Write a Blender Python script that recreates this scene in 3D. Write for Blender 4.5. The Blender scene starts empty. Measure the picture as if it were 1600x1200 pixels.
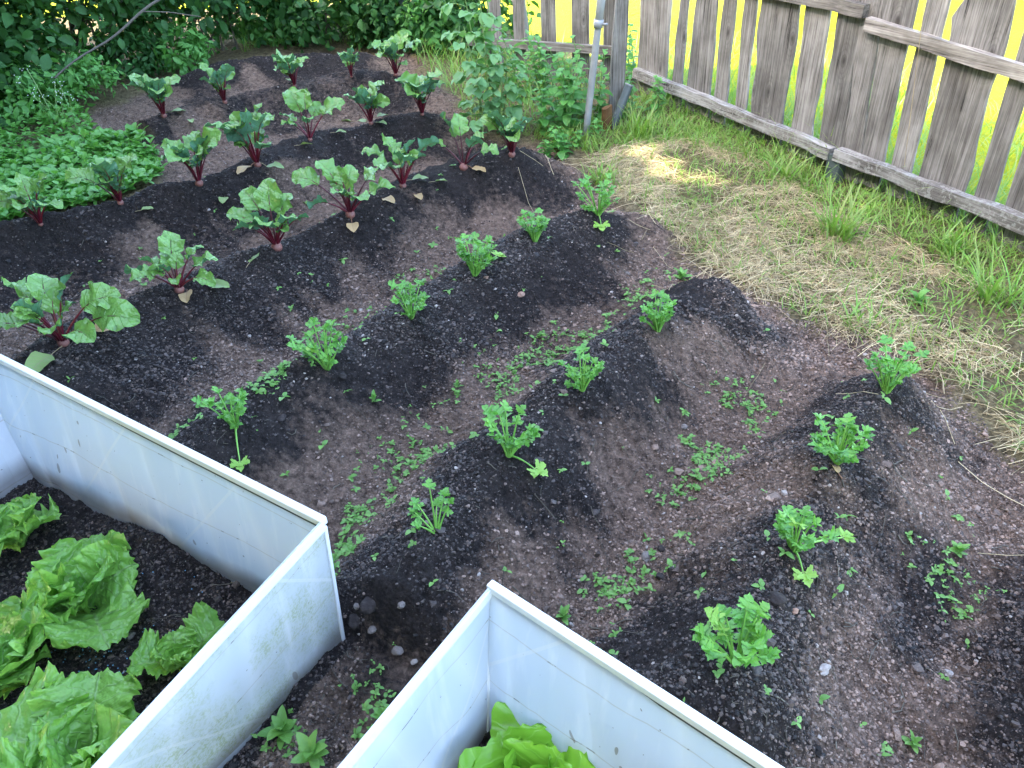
import bpy, math, random
import numpy as np
from math import radians, pi, sin, cos

# ------------------------------------------------------------------ camera, sky, sun, exposure
scene = bpy.context.scene
COL = scene.collection
FPX, CX, CY, CAMH = 1180.0, 800.0, 600.0, 1.62
_nad = np.array([895.0 - CX, 2200.0 - CY, FPX])          # where plumb lines of the fence meet
_up = -_nad / np.linalg.norm(_nad)
_fw = np.array([0, 0, 1.0])
_Y = _fw - _fw.dot(_up) * _up
_Y /= np.linalg.norm(_Y)
RC = np.array([np.cross(_Y, _up), _Y, _up])              # camera (x right, y down, z forward) -> world
cam_d = bpy.data.cameras.new('camera')
cam_d.sensor_width = 36.0
cam_d.lens = 36.0 * FPX / 1600.0
cam_d.clip_start = 0.05
cam_d.clip_end = 1500.0
cam = bpy.data.objects.new('camera', cam_d)
COL.objects.link(cam)
from mathutils import Matrix, Vector
M = Matrix(((RC[0, 0], -RC[0, 1], -RC[0, 2], 0), (RC[1, 0], -RC[1, 1], -RC[1, 2], 0),
            (RC[2, 0], -RC[2, 1], -RC[2, 2], CAMH), (0, 0, 0, 1)))
cam.matrix_world = M
scene.camera = cam

SUN_DIR = np.array([-0.916, -0.40])                      # horizontal direction towards the sun
SUN_EL = radians(40)
world = bpy.data.worlds.new("World")
scene.world = world
world.use_nodes = True
nt = world.node_tree
bg = nt.nodes['Background']
sky = nt.nodes.new('ShaderNodeTexSky')
sky.sky_type = 'NISHITA'
sky.sun_disc = False
sky.sun_elevation = SUN_EL
sky.sun_rotation = math.atan2(SUN_DIR[0], SUN_DIR[1])
sky.altitude = 300
sky.air_density = 1.0
sky.dust_density = 3.4
sky.ozone_density = 0.8
nt.links.new(sky.outputs[0], bg.inputs[0])
bg.inputs[1].default_value = 0.15

sl = bpy.data.lights.new('sun', 'SUN')
sl.energy = 2.6
sl.angle = radians(0.6)
sl.color = (1.0, 0.93, 0.80)
so = bpy.data.objects.new('sun', sl)
COL.objects.link(so)
_d = Vector((SUN_DIR[0] * cos(SUN_EL), SUN_DIR[1] * cos(SUN_EL), sin(SUN_EL)))
so.rotation_euler = _d.to_track_quat('Z', 'Y').to_euler()
so.location = (-6, -4, 9)

vs = scene.view_settings
vs.view_transform = 'Standard'
vs.look = 'None'
vs.exposure = 3.6
vs.gamma = 1.0
vs.use_curve_mapping = False
scene.cycles.max_bounces = 6
scene.cycles.diffuse_bounces = 3
scene.cycles.transmission_bounces = 4
scene.cycles.transparent_max_bounces = 4

rng = np.random.default_rng(7)
random.seed(7)


def srgb(r, g, b):
    f = lambda c: (c / 255 / 12.92) if c / 255 <= 0.04045 else ((c / 255 + 0.055) / 1.055) ** 2.4
    return (f(r), f(g), f(b), 1.0)


# ------------------------------------------------------------------ noise and terrain
_T = np.random.default_rng(3).random((256, 256))


def vnoise(x, y, s=1.0, o=0):
    x = np.asarray(x, float) * s + 37.1 * o
    y = np.asarray(y, float) * s + 91.7 * o
    xi = np.floor(x).astype(int)
    yi = np.floor(y).astype(int)
    fx = x - xi
    fy = y - yi
    fx = fx * fx * (3 - 2 * fx)
    fy = fy * fy * (3 - 2 * fy)
    a = _T[xi & 255, yi & 255]
    b = _T[(xi + 1) & 255, yi & 255]
    c = _T[xi & 255, (yi + 1) & 255]
    d = _T[(xi + 1) & 255, (yi + 1) & 255]
    return (a * (1 - fx) + b * fx) * (1 - fy) + (c * (1 - fx) + d * fx) * fy - 0.5


def fbm(x, y, s, n=4, o=0):
    r = 0
    for i in range(n):
        r = r + vnoise(x, y, s * 2 ** i, o + i) / 2 ** i
    return r


def sstep(a, b, x):
    t = np.clip((x - a) / (b - a), 0, 1)
    return t * t * (3 - 2 * t)


def ray(px, py):
    return RC @ np.array([(px - CX) / FPX, (py - CY) / FPX, 1.0])


def at(px, py, z=0.0):
    r = ray(px, py)
    return r * ((z - CAMH) / r[2]) + np.array([0, 0, CAMH])


# crest lines of the earthed-up ridges (world x, y), half width and height
def crest(px, z):
    return [tuple(at(x, y, z)[:2]) for x, y in px]


RIDGES = [
    ([(0.95, 0.40), (1.25, 0.80), (1.62, 1.22), (1.92, 1.56)], 0.40, 0.22),
    (crest([(1040, 1200), (1145, 1035), (1240, 857), (1306, 722), (1383, 612), (1405, 585)], 0.255), 0.45, 0.30),
    (crest([(590, 930), (681, 832), (794, 712), (911, 607), (1029, 515), (1100, 462), (1125, 446)], 0.225), 0.43, 0.265),
    (crest([(265, 755), (368, 668), (511, 576), (643, 497), (742, 430), (836, 378), (935, 336), (1000, 315)], 0.19), 0.42, 0.225),
    (crest([(-20, 640), (99, 537), (281, 455), (433, 388), (548, 337), (630, 291), (725, 264), (800, 243), (845, 232)], 0.19), 0.46, 0.225),
    (crest([(-60, 395), (65, 353), (189, 319), (312, 289), (403, 259), (485, 220), (580, 194), (660, 179), (730, 170)], 0.18), 0.48, 0.21),
    (crest([(170, 205), (257, 183), (352, 161), (461, 136), (550, 122), (619, 119), (680, 116)], 0.18), 0.52, 0.21),
    (crest([(330, 110), (400, 98), (480, 92), (560, 92)], 0.10), 0.5, 0.14),
]
FN = np.array([0.916, 0.40])        # across the fence, pointing away from the garden
FA = np.array([0.40, -0.916])       # along the fence, towards the near right
F0 = np.array([1.05, 5.60])
FC = float(F0 @ FN)
# line of the cold frames' back panels: everything nearer than it is frame soil
B1 = np.array([-0.44, 1.14])
BU = np.array([-0.835, 0.55])       # along the back panels (to the left)
BV = np.array([0.55, 0.835])        # away from the frames, along the rows


def seg_dist(x, y, pts):
    best = np.full(np.shape(x), 1e9)
    for (ax, ay), (bx, by) in zip(pts[:-1], pts[1:]):
        dx, dy = bx - ax, by - ay
        t = np.clip(((x - ax) * dx + (y - ay) * dy) / (dx * dx + dy * dy), 0, 1)
        best = np.minimum(best, np.hypot(x - ax - t * dx, y - ay - t * dy))
    return best


def ridge_field(x, y):
    h = np.zeros(np.shape(x))
    dn = np.full(np.shape(x), 9.0)
    wob = fbm(x, y, 2.2, 3, 5) * 0.10
    for pts, w, a in RIDGES:
        d = seg_dist(x, y, pts) + wob
        dn = np.minimum(dn, d / w)
        q = np.clip(d / w, 0, 1)
        h = np.maximum(h, a * (0.5 + 0.5 * np.cos(pi * q ** 0.88)) ** 1.15)
    return h, dn


_edge_px = [(640, 85), (700, 150), (745, 215), (850, 235), (905, 270), (960, 320), (1050, 380), (1110, 440), (1180, 470), (1280, 520),
            (1400, 560), (1480, 600), (1560, 690), (1660, 740), (1800, 860)]
EDGE = [tuple(at(px, py, 0.03)[:2]) for px, py in _edge_px]
_left_px = [(640, 85), (500, 75), (390, 100), (270, 130), (130, 175), (150, 205), (235, 240), (250, 290), (100, 345), (0, 375), (-150, 430)]
LEFT = [tuple(at(px, py, 0.03)[:2]) for px, py in _left_px]


def inpoly(x, y, poly):
    x = np.asarray(x, float)
    y = np.asarray(y, float)
    c = np.zeros(x.shape, bool)
    n = len(poly)
    for i in range(n):
        x1, y1 = poly[i]
        x2, y2 = poly[(i + 1) % n]
        if y1 == y2:
            continue
        c ^= ((y1 > y) != (y2 > y)) & (x < (x2 - x1) * (y - y1) / (y2 - y1) + x1)
    return c


BED = LEFT[::-1] + EDGE[1:] + [(3.0, 0.2), (1.5, -0.5), (-3.0, -0.5), (-4.0, 1.5)]


def bed_mask(x, y):
    """1 in the tilled bed, falling to 0 over a few centimetres outside its outline"""
    n = fbm(x, y, 5, 3, 11) * 0.14
    d = np.minimum(seg_dist(x, y, EDGE), seg_dist(x, y, LEFT))
    sd = np.where(inpoly(x, y, BED), d, -d) + n
    return sstep(-0.04, 0.05, sd)


def frame_mask(x, y):
    v = (x - B1[0]) * BV[0] + (y - B1[1]) * BV[1]
    return 1 - sstep(0.00, 0.10, v)


def height(x, y, fine=False):
    x = np.asarray(x, float)
    y = np.asarray(y, float)
    h, dn = ridge_field(x, y)
    bm = bed_mask(x, y)
    fm = frame_mask(x, y)
    h = h * (0.35 + 0.65 * sstep(-0.10, 0.42, seg_dist(x, y, EDGE)))       # ridges run out towards the straw
    z = h * (0.25 + 0.75 * bm) * (1 - 0.85 * fm) + 0.025 * fm
    z = z + fbm((x * 0.62 + y * 0.78) * 6, (x * 0.78 - y * 0.62) * 1.1, 1.0, 2, 63) * 0.022 * bm + fbm(x, y, 3, 3, 1) * 0.030 * bm + (1 - bm) * (0.03 + fbm(x, y, 2, 3, 2) * 0.04)
    if fine:
        z = z + bm * (fbm(x, y, 14, 2, 3) * 0.020 + fbm(x, y, 45, 2, 6) * 0.011 + np.abs(fbm(x, y, 110, 2, 8)) * 0.010)
        z = z + (1 - bm) * fbm(x, y, 40, 2, 6) * 0.01
    c = x * FN[0] + y * FN[1]
    z = np.where(c > FC + 0.25, -0.12, z)
    return z


# ------------------------------------------------------------------ mesh builder
class MB:
    def __init__(self):
        self.V, self.Q, self.T, self.A, self.n = [], [], [], [], 0
        self.QM, self.TM = [], []

    def add(self, v, quads=None, tris=None, a=None, m=0):
        v = np.asarray(v, float).reshape(-1, 3)
        self.V.append(v)
        self.A.append(np.zeros((len(v), 3)) if a is None else np.asarray(a, float).reshape(-1, 3))
        if quads is not None and len(quads):
            q = np.asarray(quads, int).reshape(-1, 4) + self.n
            self.Q.append(q)
            self.QM.append(np.full(len(q), m))
        if tris is not None and len(tris):
            t = np.asarray(tris, int).reshape(-1, 3) + self.n
            self.T.append(t)
            self.TM.append(np.full(len(t), m))
        self.n += len(v)

    def build(self, name, mats, parent=None, loc=None, smooth=True, rot=None):
        if not isinstance(mats, (list, tuple)):
            mats = [mats]
        me = bpy.data.meshes.new(name)
        if self.n:
            V = np.concatenate(self.V)
            if loc is not None and rot is None:
                V = V - np.asarray(loc)
            Q = np.concatenate(self.Q) if self.Q else np.zeros((0, 4), int)
            T = np.concatenate(self.T) if self.T else np.zeros((0, 3), int)
            me.vertices.add(len(V))
            me.vertices.foreach_set('co', V.astype(np.float32).ravel())
            li = np.concatenate([Q.ravel(), T.ravel()]).astype(np.int32)
            me.loops.add(len(li))
            me.loops.foreach_set('vertex_index', li)
            ls = np.concatenate([np.arange(len(Q)) * 4, len(Q) * 4 + np.arange(len(T)) * 3]).astype(np.int32)
            me.polygons.add(len(ls))
            me.polygons.foreach_set('loop_start', ls)
            mi = np.concatenate((self.QM or [np.zeros(0, int)]) + (self.TM or [np.zeros(0, int)])).astype(np.int32)
            if len(mats) > 1:
                me.polygons.foreach_set('material_index', mi)
            me.polygons.foreach_set('use_smooth', np.full(len(ls), smooth))
            me.update(calc_edges=True)
            at_ = me.attributes.new('lc', 'FLOAT_VECTOR', 'POINT')
            at_.data.foreach_set('vector', np.concatenate(self.A).astype(np.float32).ravel())
        for m in mats:
            me.materials.append(m)
        o = bpy.data.objects.new(name, me)
        COL.objects.link(o)
        if loc is not None:
            if parent is None:
                o.location = loc
            else:
                o.location = np.asarray(loc) - np.asarray(parent.location)
        if parent is not None:
            o.parent = parent
        return o


def thing(name, label, cat, loc, group=None):
    o = bpy.data.objects.new(name, None)
    o.empty_display_size = 0.1
    COL.objects.link(o)
    o.location = loc
    o['label'] = label
    o['category'] = cat
    if group:
        o['group'] = group
    return o


def tag(o, label, cat, group=None):
    o['label'] = label
    o['category'] = cat
    if group:
        o['group'] = group
    return o


def kind(o, k):
    o['kind'] = k
    return o


def nrm(v):
    return v / (np.linalg.norm(v) + 1e-12)


def grid_quads(nv, nu):
    i = np.arange(nv - 1)[:, None] * nu + np.arange(nu - 1)[None, :]
    return np.stack([i, i + 1, i + nu + 1, i + nu], -1).reshape(-1, 4)


def tube(mb, pts, rad, k=6, m=0, a=None, cap=False):
    pts = np.asarray(pts, float)
    n = len(pts)
    rad = np.broadcast_to(np.asarray(rad, float), (n,))
    tan = np.gradient(pts, axis=0)
    tan /= np.linalg.norm(tan, axis=1)[:, None] + 1e-9
    ref = np.array([0, 0, 1.0]) if abs(tan[0][2]) < 0.9 else np.array([1.0, 0, 0])
    s = np.cross(tan, ref)
    s /= np.linalg.norm(s, axis=1)[:, None] + 1e-9
    b = np.cross(s, tan)
    th = np.arange(k) / k * 2 * pi
    V = pts[:, None] + rad[:, None, None] * (np.cos(th)[None, :, None] * s[:, None] + np.sin(th)[None, :, None] * b[:, None])
    q = []
    for i in range(n - 1):
        for j in range(k):
            q.append((i * k + j, i * k + (j + 1) % k, (i + 1) * k + (j + 1) % k, (i + 1) * k + j))
    A = np.zeros((n, k, 3))
    A[..., 1] = np.linspace(0, 1, n)[:, None]
    A[..., 2] = rng.random() if a is None else a
    t = None
    if cap:
        t = [((n - 1) * k, (n - 1) * k + j, (n - 1) * k + j + 1) for j in range(1, k - 1)] + [(0, j + 1, j) for j in range(1, k - 1)]
    mb.add(V, q, t, A, m)


def box(mb, lo, hi, m=0, axes=None, org=(0, 0, 0)):
    lo = np.asarray(lo, float)
    hi = np.asarray(hi, float)
    c = np.array([[(lo, hi)[(i >> k) & 1][k] for k in range(3)] for i in range(8)])
    if axes is not None:
        c = c @ np.asarray(axes) + np.asarray(org)
    mb.add(c, [(0, 2, 3, 1), (4, 5, 7, 6), (0, 1, 5, 4), (2, 6, 7, 3), (0, 4, 6, 2), (1, 3, 7, 5)], m=m)


def arc(base, az, el, L, droop, n=8, side=0.0):
    """points of a stalk leaving base at elevation el and bending down by droop radians"""
    p = np.array(base, float)
    out = [p.copy()]
    for i in range(n):
        e = el - droop * (i + 0.5) / n
        a = az + side * (i + 0.5) / n
        p = p + np.array([cos(a) * cos(e), sin(a) * cos(e), sin(e)]) * (L / n)
        out.append(p.copy())
    return np.array(out)


def blade(mb, base, az, el, L, W, droop=0.6, fold=0.25, wave=0.0, wf=3.0, nv=10, nu=7, prof=None, roll=0.0, m=0, lobes=0.0, crinkle=0.0, tw=0.0, frill=0.0, frf=7.0):
    mid = arc(base, az, el, L, droop, nv - 1)
    v = np.linspace(0, 1, nv)
    u = np.linspace(-1, 1, nu)
    w = (prof(v) if prof else np.sin(pi * np.clip(v, 0, 1) ** 0.8) ** 0.8) * W
    if lobes:
        w = w * (1 + lobes * np.sin(v * 17 + rng.random() * 6))
    tan = np.gradient(mid, axis=0)
    tan /= np.linalg.norm(tan, axis=1)[:, None] + 1e-9
    s0 = np.array([-sin(az), cos(az), 0.0])
    n0 = np.cross(tan, s0)
    r = roll + tw * v
    s = np.cos(r)[:, None] * s0 + np.sin(r)[:, None] * n0
    n = np.cross(tan, s)
    ph = rng.random(4) * 6.28
    au = np.abs(u)
    U, Vv = np.meshgrid(u, v)
    off = np.abs(U) * np.sin(fold)
    if wave:
        off = off + wave * np.abs(U) ** 1.6 * (np.sin(wf * 2 * pi * Vv + ph[0] + np.sign(U) * ph[1]) + 0.5 * np.sin(wf * 4.3 * pi * Vv + ph[2] + np.sign(U) * ph[3]))
    if frill:
        off = off + frill * np.abs(U) ** 4 * (np.sin(frf * 2 * pi * Vv + ph[1] + np.sign(U)) + 0.7 * np.sin(frf * 3.3 * pi * Vv + ph[3]))
        off = off + frill * np.clip(Vv, 0, 1) ** 8 * np.sin(U * 9 + ph[2]) * 0.8
    if crinkle:
        off = off + crinkle * (np.sin(Vv * 23 + U * 5 + ph[0]) * np.sin(U * 9 + Vv * 7 + ph[1]) + 0.6 * np.sin(Vv * 41 - U * 11 + ph[2]))
    P = mid[:, None] + s[:, None] * (U * w[:, None] * math.cos(fold))[..., None] + n[:, None] * (off * w[:, None])[..., None]
    if frill > 0.06:
        P = P - tan[:, None] * (L * 0.20 * U ** 2 * Vv ** 3 + L * 0.022 * Vv ** 4 * (np.sin(U * 23 + ph[0]) + 0.6 * np.sin(U * 41 + ph[1])))[..., None]
    A = np.stack([U, Vv, np.full(U.shape, rng.random())], -1)
    mb.add(P, grid_quads(nv, nu), None, A, m)
    return mid


# ------------------------------------------------------------------ materials
class NT:
    def __init__(self, name):
        self.m = bpy.data.materials.new(name)
        self.m.use_nodes = True
        self.t = self.m.node_tree
        self.b = self.t.nodes['Principled BSDF']
        self.out = self.t.nodes['Material Output']

    def n(self, typ, **kw):
        x = self.t.nodes.new('ShaderNode' + typ)
        for k, v in kw.items():
            if k.startswith('i_'):
                key = k[2:]
                key = int(key) if key.isdigit() else key.replace('_', ' ')
                s = x.inputs[key]
                if isinstance(v, bpy.types.NodeSocket):
                    self.t.links.new(v, s)
                else:
                    s.default_value = v
            else:
                setattr(x, k, v)
        return x

    def link(self, a, b):
        self.t.links.new(a, b)

    def math(self, op, a, b=0.0, c=0.0, clamp=False):
        x = self.t.nodes.new('ShaderNodeMath')
        x.operation = op
        x.use_clamp = clamp
        for i, v in enumerate((a, b, c)):
            if isinstance(v, bpy.types.NodeSocket):
                self.t.links.new(v, x.inputs[i])
            else:
                x.inputs[i].default_value = v
        return x.outputs[0]

    def mix(self, f, a, b, blend='MIX'):
        x = self.t.nodes.new('ShaderNodeMix')
        x.data_type = 'RGBA'
        x.blend_type = blend
        for key, v in ((0, f), (6, a), (7, b)):
            if isinstance(v, bpy.types.NodeSocket):
                self.t.links.new(v, x.inputs[key])
            else:
                x.inputs[key].default_value = (*v, 1) if isinstance(v, tuple) and len(v) == 3 else v
        return x.outputs[2]

    def ramp(self, f, stops):
        x = self.t.nodes.new('ShaderNodeValToRGB')
        cr = x.color_ramp
        while len(cr.elements) < len(stops):
            cr.elements.new(0.5)
        for e, (p, c) in zip(cr.elements, stops):
            e.position = p
            e.color = c if len(c) == 4 else (*c, 1)
        self.t.links.new(f, x.inputs[0])
        return x.outputs[0]

    def noise(self, vec, scale, detail=4, rough=0.55, dist=0.0):
        x = self.n('TexNoise', i_Scale=scale, i_Detail=detail, i_Roughness=rough, i_Distortion=dist)
        if vec is not None:
            self.link(vec, x.inputs['Vector'])
        return x.outputs['Fac']

    def bump(self, hgt, strength=0.5, dist=0.01):
        x = self.n('Bump', i_Strength=strength, i_Distance=dist, i_Height=hgt)
        self.link(x.outputs[0], self.b.inputs['Normal'])
        return x.outputs[0]


def lc(N):
    a = N.n('Attribute', attribute_name='lc')
    s = N.n('SeparateXYZ', i_0=a.outputs['Vector'])
    return s.outputs[0], s.outputs[1], s.outputs[2]


def leaf_mat(name, c1, c2, vein=None, vw=0.05, back=None, rough=0.45, transl=0.3, tcol=None, sidev=7.0, spec=0.5, bscale=60, bstr=0.35, edge=None, spots=None, bdist=0.006):
    N = NT(name)
    u, v, r = lc(N)
    geo = N.n('NewGeometry')
    tc = N.n('TexCoord')
    nz = N.noise(tc.outputs['Object'], 14, 3)
    f = N.math('ADD', N.math('MULTIPLY', r, 0.65), N.math('MULTIPLY', nz, 0.5))
    col = N.mix(N.math('SUBTRACT', f, 0.1, clamp=True), c1, c2)
    au = N.math('ABSOLUTE', u)
    if edge:
        e = N.math('SMOOTH_MAX', N.math('MULTIPLY', N.math('SUBTRACT', au, 0.55), 1.8), 0, 0.1)
        col = N.mix(e, col, edge)
    if spots:
        sp = N.math('GREATER_THAN', N.noise(tc.outputs['Object'], 55, 2), 0.69)
        col = N.mix(sp, col, spots)
    hgt = N.noise(tc.outputs['Object'], bscale, 2)
    if vein:
        mr = N.math('SUBTRACT', 1.0, N.math('DIVIDE', au, N.math('ADD', N.math('MULTIPLY', N.math('SUBTRACT', 1.0, v), vw), vw * 0.35)), clamp=True)
        ph = N.math('MULTIPLY', N.math('SUBTRACT', v, N.math('MULTIPLY', au, 0.22)), sidev)
        fr = N.math('ABSOLUTE', N.math('SUBTRACT', N.math('FRACT', ph), 0.5))
        sv = N.math('MULTIPLY', N.math('SUBTRACT', 1.0, N.math('MULTIPLY', fr, 11.0), clamp=True), 0.6)
        vm = N.math('MAXIMUM', mr, sv)
        col = N.mix(vm, col, vein)
        hgt = N.math('SUBTRACT', hgt, N.math('MULTIPLY', vm, 0.003 / bdist))
    if back:
        col = N.mix(geo.outputs['Backfacing'], col, back)
    N.link(col, N.b.inputs['Base Color'])
    N.b.inputs['Roughness'].default_value = rough
    N.b.inputs['Specular IOR Level'].default_value = spec
    bo = N.bump(hgt, bstr, bdist)
    tr = N.n('BsdfTranslucent')
    N.link(N.mix(1.0, col, tcol or (0.75, 1.0, 0.35, 1), 'MULTIPLY'), tr.inputs[0])
    N.link(N.mix(0.6, col, tcol or srgb(120, 190, 40)), tr.inputs[0])
    ms = N.n('MixShader', i_0=transl)
    N.link(N.b.outputs[0], ms.inputs[1])
    N.link(tr.outputs[0], ms.inputs[2])
    N.link(ms.outputs[0], N.out.inputs[0])
    return N.m


def plain(name, c1, c2, rough=0.6, scale=30, bstr=0.3, bdist=0.003, spec=0.5, stretch=None, rand=True):
    N = NT(name)
    tc = N.n('TexCoord')
    vec = tc.outputs['Object']
    if stretch:
        vec = N.n('Mapping', i_Vector=vec, i_Scale=stretch).outputs[0]
    nz = N.noise(vec, scale, 5)
    f = nz
    if rand:
        u, v, r = lc(N)
        f = N.math('ADD', N.math('MULTIPLY', nz, 0.6), N.math('MULTIPLY', r, 0.45))
    col = N.ramp(f, [(0.25, c1), (0.75, c2)])
    N.link(col, N.b.inputs['Base Color'])
    N.b.inputs['Roughness'].default_value = rough
    N.b.inputs['Specular IOR Level'].default_value = spec
    N.bump(nz, bstr, bdist)
    return N.m


def soil_mat():
    N = NT('soil')
    d, mulch, crumb = lc(N)
    tc = N.n('TexCoord')
    P = tc.outputs['Object']
    n1 = N.noise(P, 40, 6, 0.7)
    n2 = N.noise(P, 9, 4, 0.6)
    n3 = N.noise(P, 260, 3, 0.7)
    dark = N.ramp(n1, [(0.3, (0.014, 0.0112, 0.0102)), (0.7, (0.062, 0.049, 0.044))])
    dry = N.ramp(N.math('ADD', N.math('MULTIPLY', n1, 0.7), N.math('MULTIPLY', n3, 0.3)), [(0.32, (0.075, 0.047, 0.034)), (0.66, (0.40, 0.272, 0.200))])
    f = N.math('MULTIPLY', N.math('SUBTRACT', N.math('ADD', d, N.math('ADD', N.math('MULTIPLY', N.math('SUBTRACT', n2, 0.5), 0.9), N.math('MULTIPLY', N.math('SUBTRACT', n1, 0.5), 1.3))), 0.20), 1.15, clamp=True)
    col = N.mix(f, dark, dry)
    lit = N.ramp(N.noise(P, 28, 6, 0.75), [(0.32, (0.05, 0.038, 0.022)), (0.5, (0.19, 0.145, 0.075)), (0.7, (0.36, 0.29, 0.15))])
    col = N.mix(mulch, col, lit)
    gr = N.math('GREATER_THAN', n3, 0.70)
    col = N.mix(N.math('MULTIPLY', gr, N.math('MULTIPLY', N.math('ADD', d, 0.25), 0.5)), col, (0.34, 0.28, 0.25, 1))
    N.link(col, N.b.inputs['Base Color'])
    N.b.inputs['Roughness'].default_value = 0.9
    N.b.inputs['Specular IOR Level'].default_value = 0.15
    vo = N.n('TexVoronoi', i_Scale=85.0)
    N.link(P, vo.inputs['Vector'])
    hh = N.math('ADD', N.math('MULTIPLY', N.math('SUBTRACT', 1.0, vo.outputs['Distance']), 0.6), N.math('MULTIPLY', N.noise(P, 120, 5, 0.75), 0.9))
    N.bump(hh, 1.0, 0.03)
    return N.m


def clod_mat():
    N = NT('clod_soil')
    d, s, r = lc(N)
    tc = N.n('TexCoord')
    nz = N.noise(tc.outputs['Object'], 160, 4, 0.7)
    f = N.math('ADD', N.math('MULTIPLY', nz, 0.5), N.math('MULTIPLY', r, 0.5))
    dark = N.ramp(f, [(0.3, (0.010, 0.0082, 0.0076)), (0.8, (0.105, 0.082, 0.071))])
    dry = N.ramp(f, [(0.2, (0.060, 0.038, 0.028)), (0.85, (0.42, 0.288, 0.215))])
    col = N.mix(d, dark, dry)
    light = N.math('GREATER_THAN', r, 0.990)
    col = N.mix(light, col, (0.34, 0.29, 0.25, 1))
    N.link(col, N.b.inputs['Base Color'])
    N.b.inputs['Roughness'].default_value = 0.6
    N.b.inputs['Specular IOR Level'].default_value = 0.35
    N.bump(nz, 0.7, 0.004)
    return N.m


def wood_mat(name, dark, mid, light, warm=None, lichen=False):
    N = NT(name)
    tc = N.n('TexCoord')
    oi = N.n('ObjectInfo')
    off = N.n('VectorMath', operation='SCALE', i_0=(7.3, 3.1, 9.7))
    N.link(oi.outputs['Random'], off.inputs['Scale'])
    P0 = N.n('VectorMath', operation='ADD', i_0=tc.outputs['Object'], i_1=off.outputs[0]).outputs[0]
    warp = N.noise(P0, 5.0, 3)
    P1 = N.n('Mapping', i_Vector=P0, i_Scale=(1.0, 1.0, 0.035)).outputs[0]
    g1 = N.noise(P1, 75, 6, 0.7, 0.35)
    P2 = N.n('Mapping', i_Vector=P0, i_Scale=(1.0, 1.0, 0.025)).outputs[0]
    g2 = N.noise(P2, 190, 3, 0.6, 0.4)
    big = N.noise(P0, 4.5, 4, 0.6)
    f = N.math('ADD', N.math('MULTIPLY', g1, 0.55), N.math('ADD', N.math('MULTIPLY', g2, 0.25), N.math('MULTIPLY', big, 0.35)))
    col = N.ramp(f, [(0.42, dark), (0.55, mid), (0.68, light)])
    crack = N.math('LESS_THAN', g1, 0.365)
    col = N.mix(N.math('MULTIPLY', crack, 0.75), col, (0.012, 0.010, 0.009, 1))
    # knots
    sk = N.n('SeparateXYZ', i_0=P0)
    Pk = N.n('CombineXYZ', i_0=sk.outputs[0], i_1=N.math('MULTIPLY', sk.outputs[2], 0.5)).outputs[0]
    vo = N.n('TexVoronoi', i_Scale=3.6, voronoi_dimensions='2D')
    N.link(Pk, vo.inputs['Vector'])
    kd = N.math('ADD', vo.outputs['Distance'], N.math('MULTIPLY', N.math('SUBTRACT', warp, 0.5), 0.12))
    knot = N.math('SUBTRACT', 1.0, N.math('DIVIDE', kd, 0.07), clamp=True)
    ring = N.math('MULTIPLY', N.math('SINE', N.math('MULTIPLY', kd, 130.0)), N.math('SUBTRACT', 1.0, N.math('DIVIDE', kd, 0.30), clamp=True))
    col = N.mix(N.math('MULTIPLY', knot, 0.85), col, (0.03, 0.024, 0.02, 1))
    col = N.mix(N.math('MULTIPLY', N.math('MAXIMUM', ring, 0.0), 0.35), col, dark)
    rv = N.math('ADD', 0.72, N.math('MULTIPLY', oi.outputs['Random'], 0.5))
    col = N.mix(1.0, col, N.n('CombineXYZ', i_0=rv, i_1=rv, i_2=rv).outputs[0], 'MULTIPLY')
    if lichen:
        lm = N.math('MULTIPLY', N.math('GREATER_THAN', N.noise(tc.outputs['Object'], 50, 4, 0.7), 0.55), 0.45)
        col = N.mix(lm, col, (0.36, 0.36, 0.33, 1))
    N.link(col, N.b.inputs['Base Color'])
    N.b.inputs['Roughness'].default_value = 0.85
    N.b.inputs['Specular IOR Level'].default_value = 0.25
    N.bump(N.math('ADD', g1, N.math('MULTIPLY', g2, 0.6)), 0.7, 0.006)
    return N.m


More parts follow.
